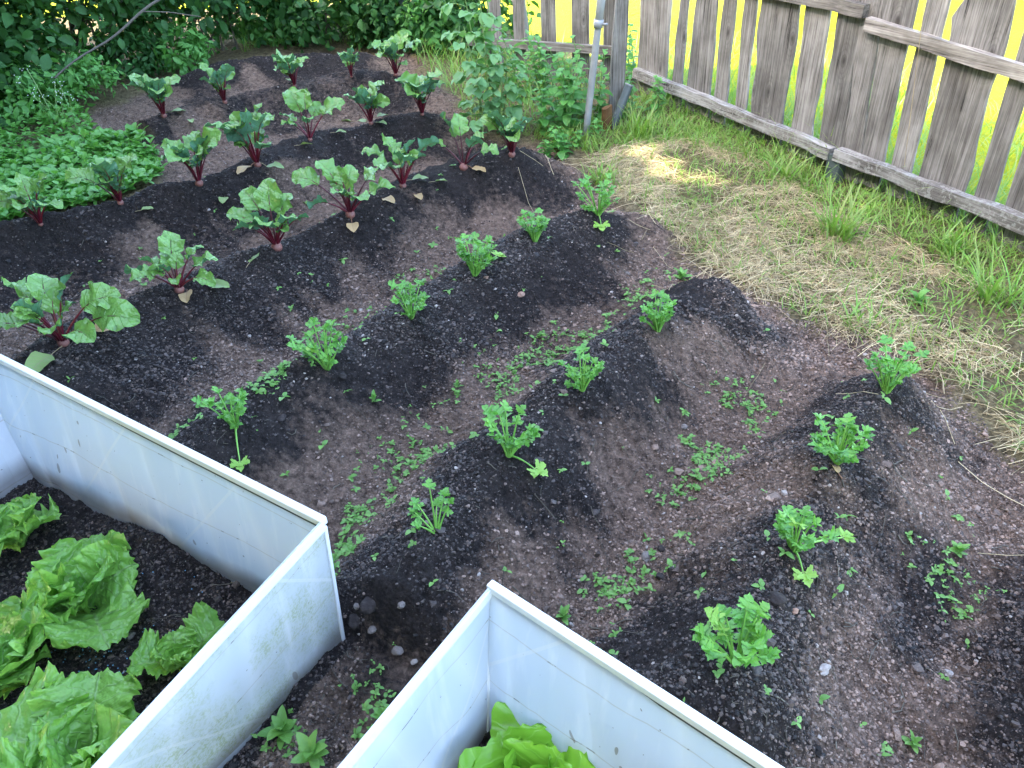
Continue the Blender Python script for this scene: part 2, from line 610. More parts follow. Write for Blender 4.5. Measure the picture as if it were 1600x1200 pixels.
def plastic_mat(name, dirt=0.15, algae=0.0, tint=(0.73, 0.78, 0.84, 1)):
    N = NT(name)
    tc = N.n('TexCoord')
    P = tc.outputs['Object']          # x along panel, z up
    s = N.n('SeparateXYZ', i_0=P)
    big = N.noise(P, 3.0, 4, 0.6)
    fine = N.noise(P, 140, 3, 0.7)
    # ribs of the twin-wall sheet: their light reflections painted as soft pale bands, leaning a little
    x = N.math('ADD', s.outputs[0], N.math('MULTIPLY', s.outputs[2], 0.22))
    band = N.math('ABSOLUTE', N.math('SUBTRACT', N.math('FRACT', N.math('MULTIPLY', x, 5.1)), 0.5))
    bandm = N.math('SMOOTH_MIN', N.math('MULTIPLY', band, 6.0), 1.0, 0.3)
    col = N.mix(N.math('MULTIPLY', N.math('SUBTRACT', 1.0, bandm, clamp=True), 0.55), tint, (0.84, 0.86, 0.88, 1))
    # cross seams with grime
    z = N.math('ADD', s.outputs[2], N.math('MULTIPLY', N.math('SUBTRACT', big, 0.5), 0.03))
    seam = N.math('ABSOLUTE', N.math('SUBTRACT', N.math('FRACT', N.math('ADD', N.math('MULTIPLY', z, 6.2), 0.35)), 0.5))
    sm = N.math('SUBTRACT', 1.0, N.math('MULTIPLY', seam, 70.0), clamp=True)
    gr = N.math('MULTIPLY', N.math('GREATER_THAN', N.noise(P, 16, 4, 0.7), 0.60), sm)
    col = N.mix(N.math('MULTIPLY', sm, 0.7), col, (0.55, 0.52, 0.45, 1))
    col = N.mix(N.math('MULTIPLY', gr, 0.8), col, (0.10, 0.085, 0.06, 1))
    sp = N.math('GREATER_THAN', N.noise(P, 75, 2, 0.5), 0.755)
    col = N.mix(N.math('MULTIPLY', sp, 0.75), col, (0.16, 0.13, 0.09, 1))
    if algae:
        am = N.math('MULTIPLY', N.math('SUBTRACT', N.noise(P, 5.0, 5, 0.7), 0.40, clamp=True), 4.5, clamp=True)
        am = N.math('MULTIPLY', am, N.math('ADD', 0.25, N.math('MULTIPLY', N.math('GREATER_THAN', fine, 0.52), 0.6)))
        col = N.mix(N.math('MULTIPLY', am, algae), col, (0.42, 0.48, 0.20, 1))
    sc_ = N.noise(N.n('Mapping', i_Vector=P, i_Rotation=(0, 0.6, 0), i_Scale=(1.0, 1.0, 0.12)).outputs[0], 26, 3, 0.6)
    col = N.mix(N.math('MULTIPLY', N.math('SUBTRACT', sc_, 0.56, clamp=True), 3.0, clamp=True), col, (0.90, 0.91, 0.92, 1))
    dg = N.math('ABSOLUTE', N.math('SUBTRACT', N.math('FRACT', N.math('MULTIPLY', N.math('ADD', s.outputs[0], N.math('MULTIPLY', s.outputs[2], -0.9)), 2.3)), 0.5))
    col = N.mix(N.math('MULTIPLY', N.math('LESS_THAN', dg, 0.012), 0.5), col, (0.86, 0.86, 0.85, 1))
    smu = N.math('GREATER_THAN', N.noise(N.n('Mapping', i_Vector=P, i_Scale=(1.0, 1.0, 0.4)).outputs[0], 11, 2, 0.5), 0.74)
    col = N.mix(N.math('MULTIPLY', smu, 0.6), col, (0.22, 0.18, 0.13, 1))
    low = N.math('SUBTRACT', 1.0, N.math('DIVIDE', N.math('ADD', s.outputs[2], N.math('MULTIPLY', big, -0.08)), 0.05), clamp=True)
    col = N.mix(N.math('MULTIPLY', low, 0.7), col, (0.13, 0.10, 0.08, 1))
    col = N.mix(N.math('MULTIPLY', big, dirt), col, (0.55, 0.52, 0.44, 1))
    N.link(col, N.b.inputs['Base Color'])
    N.b.inputs['Roughness'].default_value = 0.32
    N.bump(N.math('ADD', N.math('MULTIPLY', bandm, 0.5), N.math('MULTIPLY', big, 0.8)), 0.25, 0.02)
    tr = N.n('BsdfTranslucent')
    N.link(col, tr.inputs[0])
    ms = N.n('MixShader', i_0=0.45)
    N.link(N.b.outputs[0], ms.inputs[1])
    N.link(tr.outputs[0], ms.inputs[2])
    N.link(ms.outputs[0], N.out.inputs[0])
    return N.m


MAT = {}
MAT['soil'] = soil_mat()
MAT['clod'] = clod_mat()
MAT['beet'] = leaf_mat('beet_leaf', (0.060, 0.165, 0.100, 1), (0.120, 0.265, 0.180, 1), vein=(0.07, 0.10, 0.055, 1), vw=0.05,
                       back=(0.15, 0.30, 0.06, 1), rough=0.25, transl=0.18, tcol=(0.18, 0.44, 0.07, 1), sidev=6.0, spec=0.6, bscale=40, bstr=0.8, bdist=0.011)
MAT['beet_stalk'] = plain('beet_stalk', (0.035, 0.002, 0.007, 1), (0.13, 0.008, 0.020, 1), 0.35, 30, 0.1)
MAT['beet_root'] = plain('beet_root', (0.20, 0.075, 0.06, 1), (0.42, 0.21, 0.17, 1), 0.6, 50, 0.4)
MAT['wither'] = leaf_mat('withered_leaf', (0.36, 0.23, 0.09, 1), (0.52, 0.36, 0.17, 1), vein=(0.25, 0.12, 0.07, 1), rough=0.6, transl=0.15, tcol=(0.5, 0.35, 0.1, 1))
MAT['oldleaf'] = leaf_mat('old_leaf', (0.16, 0.26, 0.06, 1), (0.27, 0.36, 0.12, 1), vein=(0.30, 0.22, 0.12, 1), rough=0.5, transl=0.2, tcol=(0.3, 0.45, 0.08, 1))
MAT['celery'] = leaf_mat('celery_leaf', (0.075, 0.25, 0.030, 1), (0.18, 0.43, 0.05, 1), vein=(0.16, 0.36, 0.10, 1), vw=0.03, rough=0.32, transl=0.28,
                         tcol=(0.2, 0.62, 0.05, 1), sidev=4, spec=0.6, bscale=90, bstr=0.4)
MAT['celery_stalk'] = plain('celery_stalk', (0.10, 0.28, 0.035, 1), (0.23, 0.46, 0.085, 1), 0.4, 40, 0.2)
MAT['celery_yellow'] = leaf_mat('celery_yellow_leaf', (0.20, 0.42, 0.05, 1), (0.30, 0.50, 0.08, 1), vein=(0.45, 0.6, 0.2, 1), vw=0.03, rough=0.4, transl=0.3, tcol=(0.4, 0.7, 0.08, 1))
MAT['lettuce'] = leaf_mat('lettuce_leaf', (0.14, 0.35, 0.045, 1), (0.27, 0.50, 0.10, 1), vein=(0.30, 0.48, 0.16, 1), vw=0.07, rough=0.30, transl=0.32,
                          tcol=(0.33, 0.70, 0.06, 1), sidev=6, spec=0.55, bscale=48, bstr=0.8, bdist=0.012, edge=(0.30, 0.55, 0.10, 1))
MAT['butterhead'] = leaf_mat('butterhead_leaf', (0.17, 0.40, 0.03, 1), (0.28, 0.54, 0.05, 1), vein=(0.28, 0.55, 0.08, 1), vw=0.05, rough=0.28, transl=0.32,
                             tcol=(0.3, 0.72, 0.04, 1), sidev=5, spec=0.55, bscale=22, bstr=0.4)
MAT['weed'] = leaf_mat('weed_leaf', (0.10, 0.25, 0.045, 1), (0.24, 0.44, 0.10, 1), vein=(0.2, 0.4, 0.12, 1), vw=0.04, rough=0.45, transl=0.3, tcol=(0.25, 0.6, 0.07, 1), sidev=4)
MAT['hedge'] = leaf_mat('hedge_leaf', (0.016, 0.062, 0.014, 1), (0.050, 0.150, 0.034, 1), vein=(0.05, 0.13, 0.04, 1), vw=0.03, rough=0.5, spec=0.25, transl=0.25, tcol=(0.10, 0.32, 0.03, 1), sidev=4, bscale=30, bstr=0.2)
MAT['cover'] = leaf_mat('ground_cover_leaf', (0.075, 0.24, 0.040, 1), (0.17, 0.40, 0.075, 1), vein=(0.14, 0.32, 0.08, 1), vw=0.04, rough=0.42, transl=0.3, tcol=(0.25, 0.65, 0.06, 1), sidev=4, bstr=0.2)
MAT['rasp'] = leaf_mat('raspberry_leaf', (0.070, 0.22, 0.055, 1), (0.16, 0.36, 0.095, 1), vein=(0.12, 0.27, 0.10, 1), vw=0.04, back=(0.16, 0.33, 0.12, 1), rough=0.5, transl=0.3, tcol=(0.3, 0.6, 0.1, 1), sidev=7, bstr=0.4)
MAT['nettle'] = leaf_mat('nettle_leaf', (0.060, 0.20, 0.035, 1), (0.14, 0.36, 0.070, 1), vein=(0.11, 0.27, 0.06, 1), vw=0.04, rough=0.5, transl=0.3, tcol=(0.22, 0.6, 0.05, 1), sidev=6, bstr=0.3)
MAT['stem'] = plain('green_stem', (0.10, 0.20, 0.05, 1), (0.22, 0.34, 0.11, 1), 0.55, 30, 0.2)
MAT['bark'] = plain('bark', (0.07, 0.062, 0.055, 1), (0.22, 0.20, 0.18, 1), 0.85, 26, 0.8, 0.008, 0.2, stretch=(1, 1, 0.3))
MAT['twig'] = plain('twig', (0.05, 0.042, 0.030, 1), (0.16, 0.135, 0.10, 1), 0.8, 30, 0.5)
MAT['branch'] = plain('dead_branch', (0.030, 0.026, 0.020, 1), (0.095, 0.082, 0.066, 1), 0.85, 30, 0.5)
MAT['grass'] = leaf_mat('grass_blade', (0.28, 0.28, 0.08, 1), (0.11, 0.33, 0.030, 1), rough=0.4, transl=0.35, tcol=(0.3, 0.62, 0.05, 1), bstr=0.05)
MAT['straw'] = plain('straw', (0.20, 0.145, 0.068, 1), (0.74, 0.59, 0.33, 1), 0.5, 12, 0.1)
MAT['plank'] = wood_mat('weathered_board', (0.056, 0.049, 0.043), (0.148, 0.134, 0.120), (0.29, 0.268, 0.245))
MAT['rail'] = wood_mat('weathered_rail', (0.075, 0.063, 0.053), (0.18, 0.158, 0.136), (0.35, 0.318, 0.28))
MAT['rail_lichen'] = wood_mat('lichened_rail', (0.06, 0.052, 0.046), (0.16, 0.145, 0.13), (0.33, 0.31, 0.29), lichen=True)
MAT['stump'] = plain('stump_wood', (0.12, 0.06, 0.025, 1), (0.34, 0.20, 0.09, 1), 0.8, 20, 0.6, 0.006, 0.2)
MAT['galv'] = plain('galvanised_pipe', (0.22, 0.225, 0.23, 1), (0.36, 0.365, 0.37, 1), 0.42, 25, 0.15, 0.002, 0.6)
MAT['greypipe'] = plain('grey_plastic_pipe', (0.07, 0.085, 0.09, 1), (0.14, 0.16, 0.165, 1), 0.35, 8, 0.05)
MAT['darkpole'] = plain('dark_metal_pole', (0.06, 0.075, 0.095, 1), (0.12, 0.14, 0.17, 1), 0.45, 20, 0.1)
MAT['plastic_back'] = plastic_mat('milky_sheet', 0.12, 0.0)
MAT['plastic_side'] = plastic_mat('milky_sheet_with_algae', 0.25, 0.95, (0.70, 0.74, 0.77, 1))
MAT['trim'] = plain('white_profile', (0.70, 0.70, 0.70, 1), (0.82, 0.82, 0.82, 1), 0.3, 20, 0.03)
MAT['groove_shade'] = plain('profile_groove_shade', (0.05, 0.05, 0.055, 1), (0.10, 0.10, 0.105, 1), 0.6, 30, 0.05)  # dark colour that paints the shade in the gap below the rail
MAT['stone'] = plain('pale_stone', (0.14, 0.115, 0.10, 1), (0.30, 0.26, 0.235, 1), 0.75, 45, 0.5, 0.004)
MAT['stone_pink'] = plain('pink_stone', (0.26, 0.15, 0.10, 1), (0.42, 0.27, 0.20, 1), 0.75, 45, 0.5, 0.004)
MAT['stone_white'] = plain('white_stone', (0.26, 0.22, 0.19, 1), (0.52, 0.46, 0.42, 1), 0.7, 60, 0.5, 0.004)
MAT['bigclod'] = plain('soil_lump', (0.030, 0.024, 0.022, 1), (0.10, 0.080, 0.070, 1), 0.85, 70, 0.9, 0.006, 0.2)
MAT['pellet'] = plain('blue_pellet', (0.10, 0.30, 0.50, 1), (0.25, 0.50, 0.70, 1), 0.5, 30, 0.1)
MAT['petal'] = plain('white_petal', (0.6, 0.62, 0.6, 1), (0.8, 0.82, 0.8, 1), 0.6, 30, 0.1)


def field_mat():
    N = NT('field_grass')
    tc = N.n('TexCoord')
    P = tc.outputs['Object']
    n1 = N.noise(P, 22, 6, 0.7)
    n2 = N.noise(P, 0.8, 4, 0.6)
    f = N.math('ADD', N.math('MULTIPLY', n1, 0.7), N.math('MULTIPLY', n2, 0.3))
    N.link(N.ramp(f, [(0.3, (0.24, 0.27, 0.010)), (0.7, (0.42, 0.43, 0.018))]), N.b.inputs['Base Color'])
    N.b.inputs['Roughness'].default_value = 0.8
    N.b.inputs['Specular IOR Level'].default_value = 0.1
    N.bump(n1, 0.8, 0.05)
    return N.m


MAT['field'] = field_mat()

# ------------------------------------------------------------------ ground
# fan-shaped grid: finer towards the viewer's end of the garden
NVR, NUR = 900, 900
yy = 0.25 * (10.2 / 0.25) ** np.linspace(0, 1, NVR) - 0.10
uu = np.linspace(-1, 1, NUR)
X = uu[None, :] * (0.55 + 0.78 * yy[:, None]) * 1.12
Yg = np.repeat(yy[:, None], NUR, 1)
Z = height(X, Yg, True)
_, dn = ridge_field(X, Yg)
bm = bed_mask(X, Yg)
fm = frame_mask(X, Yg)


def dryness(x, y, dn=None, fm=None):
    if dn is None:
        _, dn = ridge_field(x, y)
        fm = frame_mask(x, y)
    q = np.clip(dn, 0, 1.3) + fbm(x, y, 3.0, 4, 21) * 0.75 + fbm(x, y, 1.1, 2, 25) * 0.35
    sa, sn = x * 0.62 + y * 0.78, x * 0.78 - y * 0.62          # along the rows, across them: rake marks run down the flanks
    q = q + fbm(sa * 5.5, sn * 0.9, 1.0, 3, 61) * 0.55
    d = sstep(0.28, 0.86, q)
    far = sstep(4.6, 6.0, y - 0.3 * x)
    d = np.maximum(d, far * 0.42 * sstep(-0.2, 0.3, fbm(x, y, 1.5, 3, 33) + 0.1))
    d = np.maximum(d, sstep(0.2, 0.9, dn) * 0.3)
    d = np.maximum(d, (1 - sstep(0.05, 0.42, seg_dist(x, y, EDGE) + fbm(x, y, 4, 3, 71) * 0.3)) * 0.75)
    ub = (x - B1[0]) * BU[0] + (y - B1[1]) * BU[1]
    boxed = fm * np.where((ub > -0.03) | (ub < -0.42), 1.0, 0.0)              # kept moist inside the frames only
    d = np.maximum(d, (fm - boxed) * (0.55 + fbm(x, y, 6, 3, 81) * 0.5))
    return np.clip(d, 0, 1) * (1 - 0.9 * boxed) * 0.95


A = np.stack([dryness(X, Yg, dn, fm), 1 - bm, np.zeros_like(X)], -1)
g = MB()
g.add(np.stack([X, Yg, Z], -1), grid_quads(NVR, NUR), None, A)
kind(g.build('garden_soil', MAT['soil']), 'structure')


def look(x, y):
    fi = np.clip(np.log(np.maximum(y + 0.10, 0.2501) / 0.25) / math.log(10.2 / 0.25), 0, 0.9999) * (NVR - 1)
    hw = (0.55 + 0.78 * y) * 1.12
    fj = np.clip((x / hw + 1) / 2, 0, 0.9999) * (NUR - 1)
    i = np.asarray(fi, int)
    j = np.asarray(fj, int)
    a, b = fi - i, fj - j
    return (Z[i, j] * (1 - b) + Z[i, j + 1] * b) * (1 - a) + (Z[i + 1, j] * (1 - b) + Z[i + 1, j + 1] * b) * a


def H(x, y):
    return float(look(x, y))


def hit(px, py):
    """first point of the ground under a photo pixel"""
    r = ray(px, py)
    z = np.linspace(0.42, -0.14, 300)
    t = (z - CAMH) / r[2]
    x = r[0] * t
    y = r[1] * t
    g_ = look(x, y)
    k = np.argmax(z <= g_) if np.any(z <= g_) else len(z) - 1
    return np.array([x[k], y[k], g_[k]])

g = MB()
gx = np.concatenate([-np.geomspace(500, 3, 30), np.linspace(-2.5, 2.5, 11), np.geomspace(3, 500, 30)])
GX, GY = np.meshgrid(gx, gx + 4)
g.add(np.stack([GX, GY, np.full_like(GX, -0.06)], -1), grid_quads(len(gx), len(gx)))
kind(g.build('field', MAT['field']), 'structure')

# ------------------------------------------------------------------ soil crumbs
_ph = (1 + 5 ** 0.5) / 2
ICO = np.array([(-1, _ph, 0), (1, _ph, 0), (-1, -_ph, 0), (1, -_ph, 0), (0, -1, _ph), (0, 1, _ph), (0, -1, -_ph), (0, 1, -_ph),
                (_ph, 0, -1), (_ph, 0, 1), (-_ph, 0, -1), (-_ph, 0, 1)]) / math.sqrt(1 + _ph * _ph)
ICOF = np.array([(0, 11, 5), (0, 5, 1), (0, 1, 7), (0, 7, 10), (0, 10, 11), (1, 5, 9), (5, 11, 4), (11, 10, 2), (10, 7, 6), (7, 1, 8),
                 (3, 9, 4), (3, 4, 2), (3, 2, 6), (3, 6, 8), (3, 8, 9), (4, 9, 5), (2, 4, 11), (6, 2, 10), (8, 6, 7), (9, 8, 1)])


def clods(n, ylo, yhi, smin, smax, name, power=2.2):
    y = ylo + (yhi - ylo) * rng.random(n) ** 1.35
    x = (rng.random(n) * 2 - 1) * (0.45 + 0.80 * y)
    keep = (bed_mask(x, y) > np.where(x > 0.8, 0.02, 0.5)) & (vnoise(x, y, 6, 40) + vnoise(x, y, 1.7, 41) + rng.random(n) * 0.9 > 0.25)
    x, y = x[keep], y[keep]
    n = len(x)
    s = smin + (smax - smin) * rng.random(n) ** (power * 2)
    z = look(x, y) + s * 0.15
    V = ICO[None] * (1 + (rng.random((n, 12, 1)) - 0.5) * 1.0)
    sc = s[:, None, None] * np.stack([0.8 + 0.5 * rng.random(n), 0.8 + 0.5 * rng.random(n), 0.55 + 0.4 * rng.random(n)], -1)[:, None]
    V = V * sc
    a = rng.random(n) * 6.28
    ca, sa = np.cos(a)[:, None], np.sin(a)[:, None]
    V = np.stack([V[..., 0] * ca - V[..., 1] * sa, V[..., 0] * sa + V[..., 1] * ca, V[..., 2]], -1)
    V = V + np.stack([x, y, z], -1)[:, None]
    d = dryness(x, y)
    A = np.zeros((n, 12, 3))
    A[..., 0] = np.clip((d + (rng.random(n) - 0.5) * 0.9 - 0.15) * 1.1, 0, 1)[:, None]
    A[..., 2] = rng.random(n)[:, None]
    F = ICOF[None] + (np.arange(n) * 12)[:, None, None]
    mb = MB()
    mb.add(V, None, F, A)
    return kind(mb.build(name, MAT['clod'], smooth=False), 'stuff')


clods(330000, 0.55, 3.2, 0.0011, 0.0052, 'soil_crumbs', 2.2)
clods(130000, 2.2, 7.3, 0.0026, 0.008, 'soil_crumbs', 2.0)
clods(2600, 0.6, 5.0, 0.004, 0.013, 'gravel', 1.6)

# dry bits of root and stalk lying on the soil
mb = MB()
for i in range(2600):
    y = 0.6 + 4.2 * rng.random() ** 1.5
    x = (rng.random() * 2 - 1) * (0.30 + 0.74 * y)
    if bed_mask(np.array([x]), np.array([y]))[0] < 0.5 or rng.random() > 0.35 + float(dryness(np.array([x]), np.array([y]))[0]):
        continue
    L = 0.012 + 0.06 * rng.random() ** 3
    a = rng.random() * 6.28
    k = rng.normal() * 0.8
    pts = []
    px, py = x, y
    for j in range(4):
        pts.append((px, py, H(px, py) + 0.004))
        px += cos(a) * L / 3
        py += sin(a) * L / 3
        a += k / 3
    tube(mb, pts, 0.0006 + 0.0012 * rng.random() ** 2, 3)
kind(mb.build('root_debris', MAT['twig']), 'stuff')

# ------------------------------------------------------------------ plants
def ovate(v):
    return np.clip(np.sin(pi * np.clip(v, 0, 1) ** 0.75), 0, 1) ** 0.7 + 0.0


def beet_prof(v):
    return np.interp(v, [0, 0.06, 0.16, 0.3, 0.5, 0.7, 0.86, 0.95, 1], [0.10, 0.34, 0.82, 1.0, 0.96, 0.82, 0.56, 0.30, 0.03])


def lettuce_prof(v):
    return np.interp(v, [0, 0.15, 0.35, 0.6, 0.8, 0.92, 1], [0.26, 0.42, 0.74, 1.0, 1.04, 0.96, 0.80])


def azc(px_dir):
    """azimuth in the world from a direction seen in the photo (degrees, 0 = right, 90 = away)"""
    return radians(px_dir) - 0.06


def beet(px, py, label, scale=1.0, n=8, leaves=None, wilted=0, lean=0.0, root=1.0):
    p = hit(px, py)
    t = thing('beet_plant', label, 'beet plant', p, 'beet plants in the ridges')
    fol, st, rt = MB(), MB(), MB()
    scale = scale * (0.68 if py > 320 and leaves is not None else 0.76 if leaves is not None else 0.82)
    r = 0.024 * scale * (0.8 + 0.4 * rng.random()) * root
    th = np.linspace(0, 2 * pi, 13)
    lat = np.linspace(-1.0, 1.45, 9)
    RV = np.array([[(r * cos(a) * cos(b), r * sin(a) * cos(b), r * sin(b) * 0.95 + 0.006) for a in th[:-1]] for b in lat]) + p
    q = []
    for i in range(8):
        for j in range(12):
            q.append((i * 12 + j, i * 12 + (j + 1) % 12, (i + 1) * 12 + (j + 1) % 12, (i + 1) * 12 + j))
    rt.add(RV, q)
    top = p + np.array([0, 0, r * 0.75])
    if leaves is None:
        a0 = rng.random() * 360
        leaves = []
        n = n + 2
        for i in range(n):
            az = a0 + i * 137.5 + rng.normal() * 14
            el = 84 - 26 * (i / n) - rng.random() * 12
            leaves.append((az, el, 0.85 + 0.4 * rng.random() - 0.25 * (i == n - 1), rng.random()))
        for i in range(int(n * 0.6)):
            leaves.append((rng.random() * 360, 70 + 18 * rng.random(), 0.55 + 0.2 * rng.random(), rng.random()))
    if n == 8 and scale > 0.7:
        leaves = list(leaves) + [(rng.random() * 360, 62 + 18 * rng.random(), 0.6 + 0.3 * rng.random(), rng.random()) for _ in range(4)]
    for az, el, s, bend in leaves:
        az = azc(az)
        e = radians(min(el + 13, 86))
        Ls = 0.150 * scale * s * (0.9 + 0.25 * rng.random())
        d = 0.30 + 0.25 * bend
        pts = arc(top + np.array([cos(az), sin(az), 0]) * r * 0.35, az, e, Ls, d * 0.7, 7, rng.normal() * 0.1)
        tube(st, pts, np.linspace(0.0058, 0.0030, 8) * scale ** 0.5, 6)
        e2 = e - d * 0.7
        Lb = 0.132 * scale * s * (0.85 + 0.3 * rng.random())
        mid = blade(fol, pts[-1] - (pts[-1] - pts[-2]) * 0.4, az, e2 + 0.05, Lb, Lb * (0.36 + 0.1 * rng.random()), 0.55 + 0.8 * bend + 0.3 * rng.random(), 0.18 + 0.25 * rng.random(),
                    0.24, 1.6 + rng.random(), 15, 11, beet_prof, rng.normal() * 0.35, lobes=0.07, crinkle=0.085, tw=rng.normal() * 0.4, frill=0.055, frf=3.5)
        tube(st, mid[:11] + np.array([0, 0, -0.001]), np.linspace(0.0028, 0.0007, 11) * scale ** 0.5, 5)
    rt.build('root', MAT['beet_root'], t, p)
    st.build('stalk', MAT['beet_stalk'], t, p)
    fol.build('foliage', MAT['beet'], t, p)
    for i in range(wilted):
        w = MB()
        az = azc(rng.random() * 360)
        L = 0.10 * scale
        q0 = p + np.array([cos(az), sin(az), 0]) * 0.05
        q0[2] = H(q0[0], q0[1]) + 0.02
        blade(w, q0, az, 0.15, L, L * 0.34, 0.5, 0.25, 0.15, 1.5, 9, 7, beet_prof)
        pts = np.linspace(p + np.array([0, 0, 0.012]), q0, 5) + np.array([0, 0, 1])[None] * np.array([0, .008, .01, .006, 0])[:, None]
        tube(w, pts, 0.002, 5)
        w.build('withered_leaf', MAT['oldleaf'] if rng.random() < 0.6 else MAT['wither'], t, p)
    return t


BEETS = [
    # row along the white frame
    (100, 538, 'largest spreading beet plant in the front beet row, beside the white frame', 1.25, 8,
     [(175, 30, 1.15, .5), (150, 48, 1.2, .4), (115, 62, 1.1, .4), (60, 66, 1.25, .3), (20, 42, 1.15, .5), (5, 24, 1.35, .4), (-30, 30, .95, .6), (200, 38, 1.1, .7), (250, 62, .8, .6), (300, 50, .8, .6), (95, 80, .7, .3)], 0, 1.15),
    (281, 455, 'beet plant with a yellow withered leaf hanging down in front of its root', 1.1, 8,
     [(175, 28, 1.0, .4), (160, 45, .9, .5), (100, 62, 1.2, .3), (50, 52, 1.05, .5), (15, 40, 1.05, .4), (-20, 28, 1.05, .9), (-60, 45, .8, .6), (215, 45, .9, .7), (75, 75, .7, .3)], 0, 1.1),
    (433, 388, 'upright beet plant with a bare pinkish root and red stalks, third in the front row', 1.2, 8,
     [(172, 46, 1.1, .4), (140, 60, 1.15, .3), (95, 72, 1.25, .2), (50, 64, 1.1, .3), (15, 45, 1.0, .4), (-25, 56, .9, .5), (-90, 66, .95, .5), (215, 52, .9, .6), (250, 60, .85, .6)], 0, 1.15),
    (548, 338, 'wide leafy beet plant with a round pale root, at centre of the front row', 1.25, 8,
     [(170, 42, 1.3, .4), (140, 58, 1.2, .3), (80, 68, .95, .3), (35, 48, 1.2, .5), (5, 36, 1.1, .5), (-40, 48, .9, .6), (-100, 60, .9, .6), (205, 34, .85, .7), (110, 72, .8, .3)], 1, 1.1),
    (630, 292, 'broad flat-topped beet plant with red stalks in front of a bare soil ridge', 1.15, 8,
     [(160, 48, 1.15, .5), (125, 66, 1.1, .5), (60, 66, 1.0, .4), (25, 50, 1.15, .4), (-70, 68, 1.05, .5), (230, 58, .9, .6), (0, 60, .8, .5)], 1, 0.9),
    (725, 264, 'beet plant with a round withered leaf on its left side near the raspberry', 1.1, 7,
     [(130, 62, 1.2, .2), (100, 74, 1.1, .3), (175, 45, .95, .5), (40, 50, 1.0, .4), (-40, 60, .9, .5), (-10, 35, .8, .8)], 1, 1.0),
    (800, 243, 'darker beet plant at the far right end of the front row beside the grass', 1.05, 7, None, 0, 0.8),
    # middle row
    (65, 353, 'small beet plant at the left end of the middle row, backed by low green cover', .95, 6, None, 0, 0.7),
    (189, 319, 'beet plant in front of the low green cover, second in the middle row', 1.0, 7, None, 0, 0.7),
    (312, 289, 'beet plant with a funnel of broad leaves, third in the middle row', 1.1, 8, None, 0, 1.0),
    (403, 259, 'tall bushy beet plant with yellowish lower leaves in the middle row', 1.25, 9, None, 2, 0.8),
    (485, 220, 'beet plant with two big rounded blue-green leaves at the top left', 1.15, 7,
     [(165, 50, 1.0, .5), (130, 66, 1.25, .2), (95, 74, 1.2, .1), (25, 46, 1.25, .3), (60, 60, .9, .5), (-60, 66, .85, .6), (200, 50, .8, .6)], 0, 0.8),
    (580, 194, 'beet plant with spread leaves and two old leaves on the soil below', 1.0, 7, None, 2, 0.8),
    (660, 180, 'dense upright beet plant near the raspberry, last in the middle row', 1.1, 9, None, 0, 0.7),
    # back row
    (257, 183, 'beet plant with a small orange withered leaf, leftmost in the back row by the hedge', 1.15, 8, None, 1, 0.7),
    (352, 161, 'beet plant second from the hedge in the back row on dark soil', 1.05, 7, None, 0, 0.7),
    (461, 136, 'beet plant at centre of the back row on the pale brown mound', 1.1, 7, None, 1, 0.7),
    (550, 122, 'smallest thin beet plant in the back row, with few leaves', .85, 5, None, 0, 0.6),
    (619, 119, 'beet plant below the leaning dark pole, rightmost in the back row', 1.1, 8, None, 0, 0.7),
]
for b in BEETS:
    beet(b[0], b[1], b[2], b[3], b[4], b[5], b[6], 0, b[7])


def leaflet(mb, base, az, el, L, roll=0.0, droop=0.5, m=0, teeth=3):
    """three-lobed toothed leaflet, fanned from its base"""
    prof = [(0, 0), (0.18, 0.06), (0.24, 0.34), (0.33, 0.36), (0.36, 0.56), (0.45, 0.50), (0.52, 0.60), (0.55, 0.42), (0.50, 0.20), (0.62, 0.20), (0.66, 0.34), (0.76, 0.24), (0.82, 0.27), (0.90, 0.12), (1.0, 0.02)]
    up = np.array(prof)
    out = np.concatenate([up, up[::-1][:-1] * np.array([1, -1])])[:-0 or None]
    n = len(up)
    mid = np.stack([up[:, 0], np.zeros(n)], 1)
    P2 = np.concatenate([up, mid, up * np.array([1, -1])])        # left edge, midrib, right edge
    jit = 1 + (rng.random((len(P2), 1)) - 0.5) * 0.14
    jit[n:2 * n] = 1
    P2 = P2 * jit
    s = P2[:, 0]
    w = P2[:, 1]
    e = el - droop * s
    xx = L * (np.cos(el - droop * s * 0.5) * s)
    zz = L * (np.sin(el - droop * s * 0.5) * s)
    fold = 0.35 * np.abs(w) * L * (0.4 + rng.random())
    f = np.array([cos(az), sin(az), 0.0])
    sd = np.array([-sin(az), cos(az), 0.0])
    upv = np.array([0, 0, 1.0])
    s2 = sd * cos(roll) + upv * sin(roll)
    n2 = np.cross(np.array([cos(az) * cos(el), sin(az) * cos(el), sin(el)]), s2)
    V = base + xx[:, None] * f + zz[:, None] * upv + (w * L * 1.05)[:, None] * s2 + fold[:, None] * n2
    q = []
    for i in range(n - 1):
        q.append((n + i, n + i + 1, i + 1, i))
        q.append((n + i + 1, n + i, 2 * n + i, 2 * n + i + 1))
    A = np.stack([w * 2, s, np.full(len(s), rng.random())], -1)
    mb.add(V, q, None, A, m)


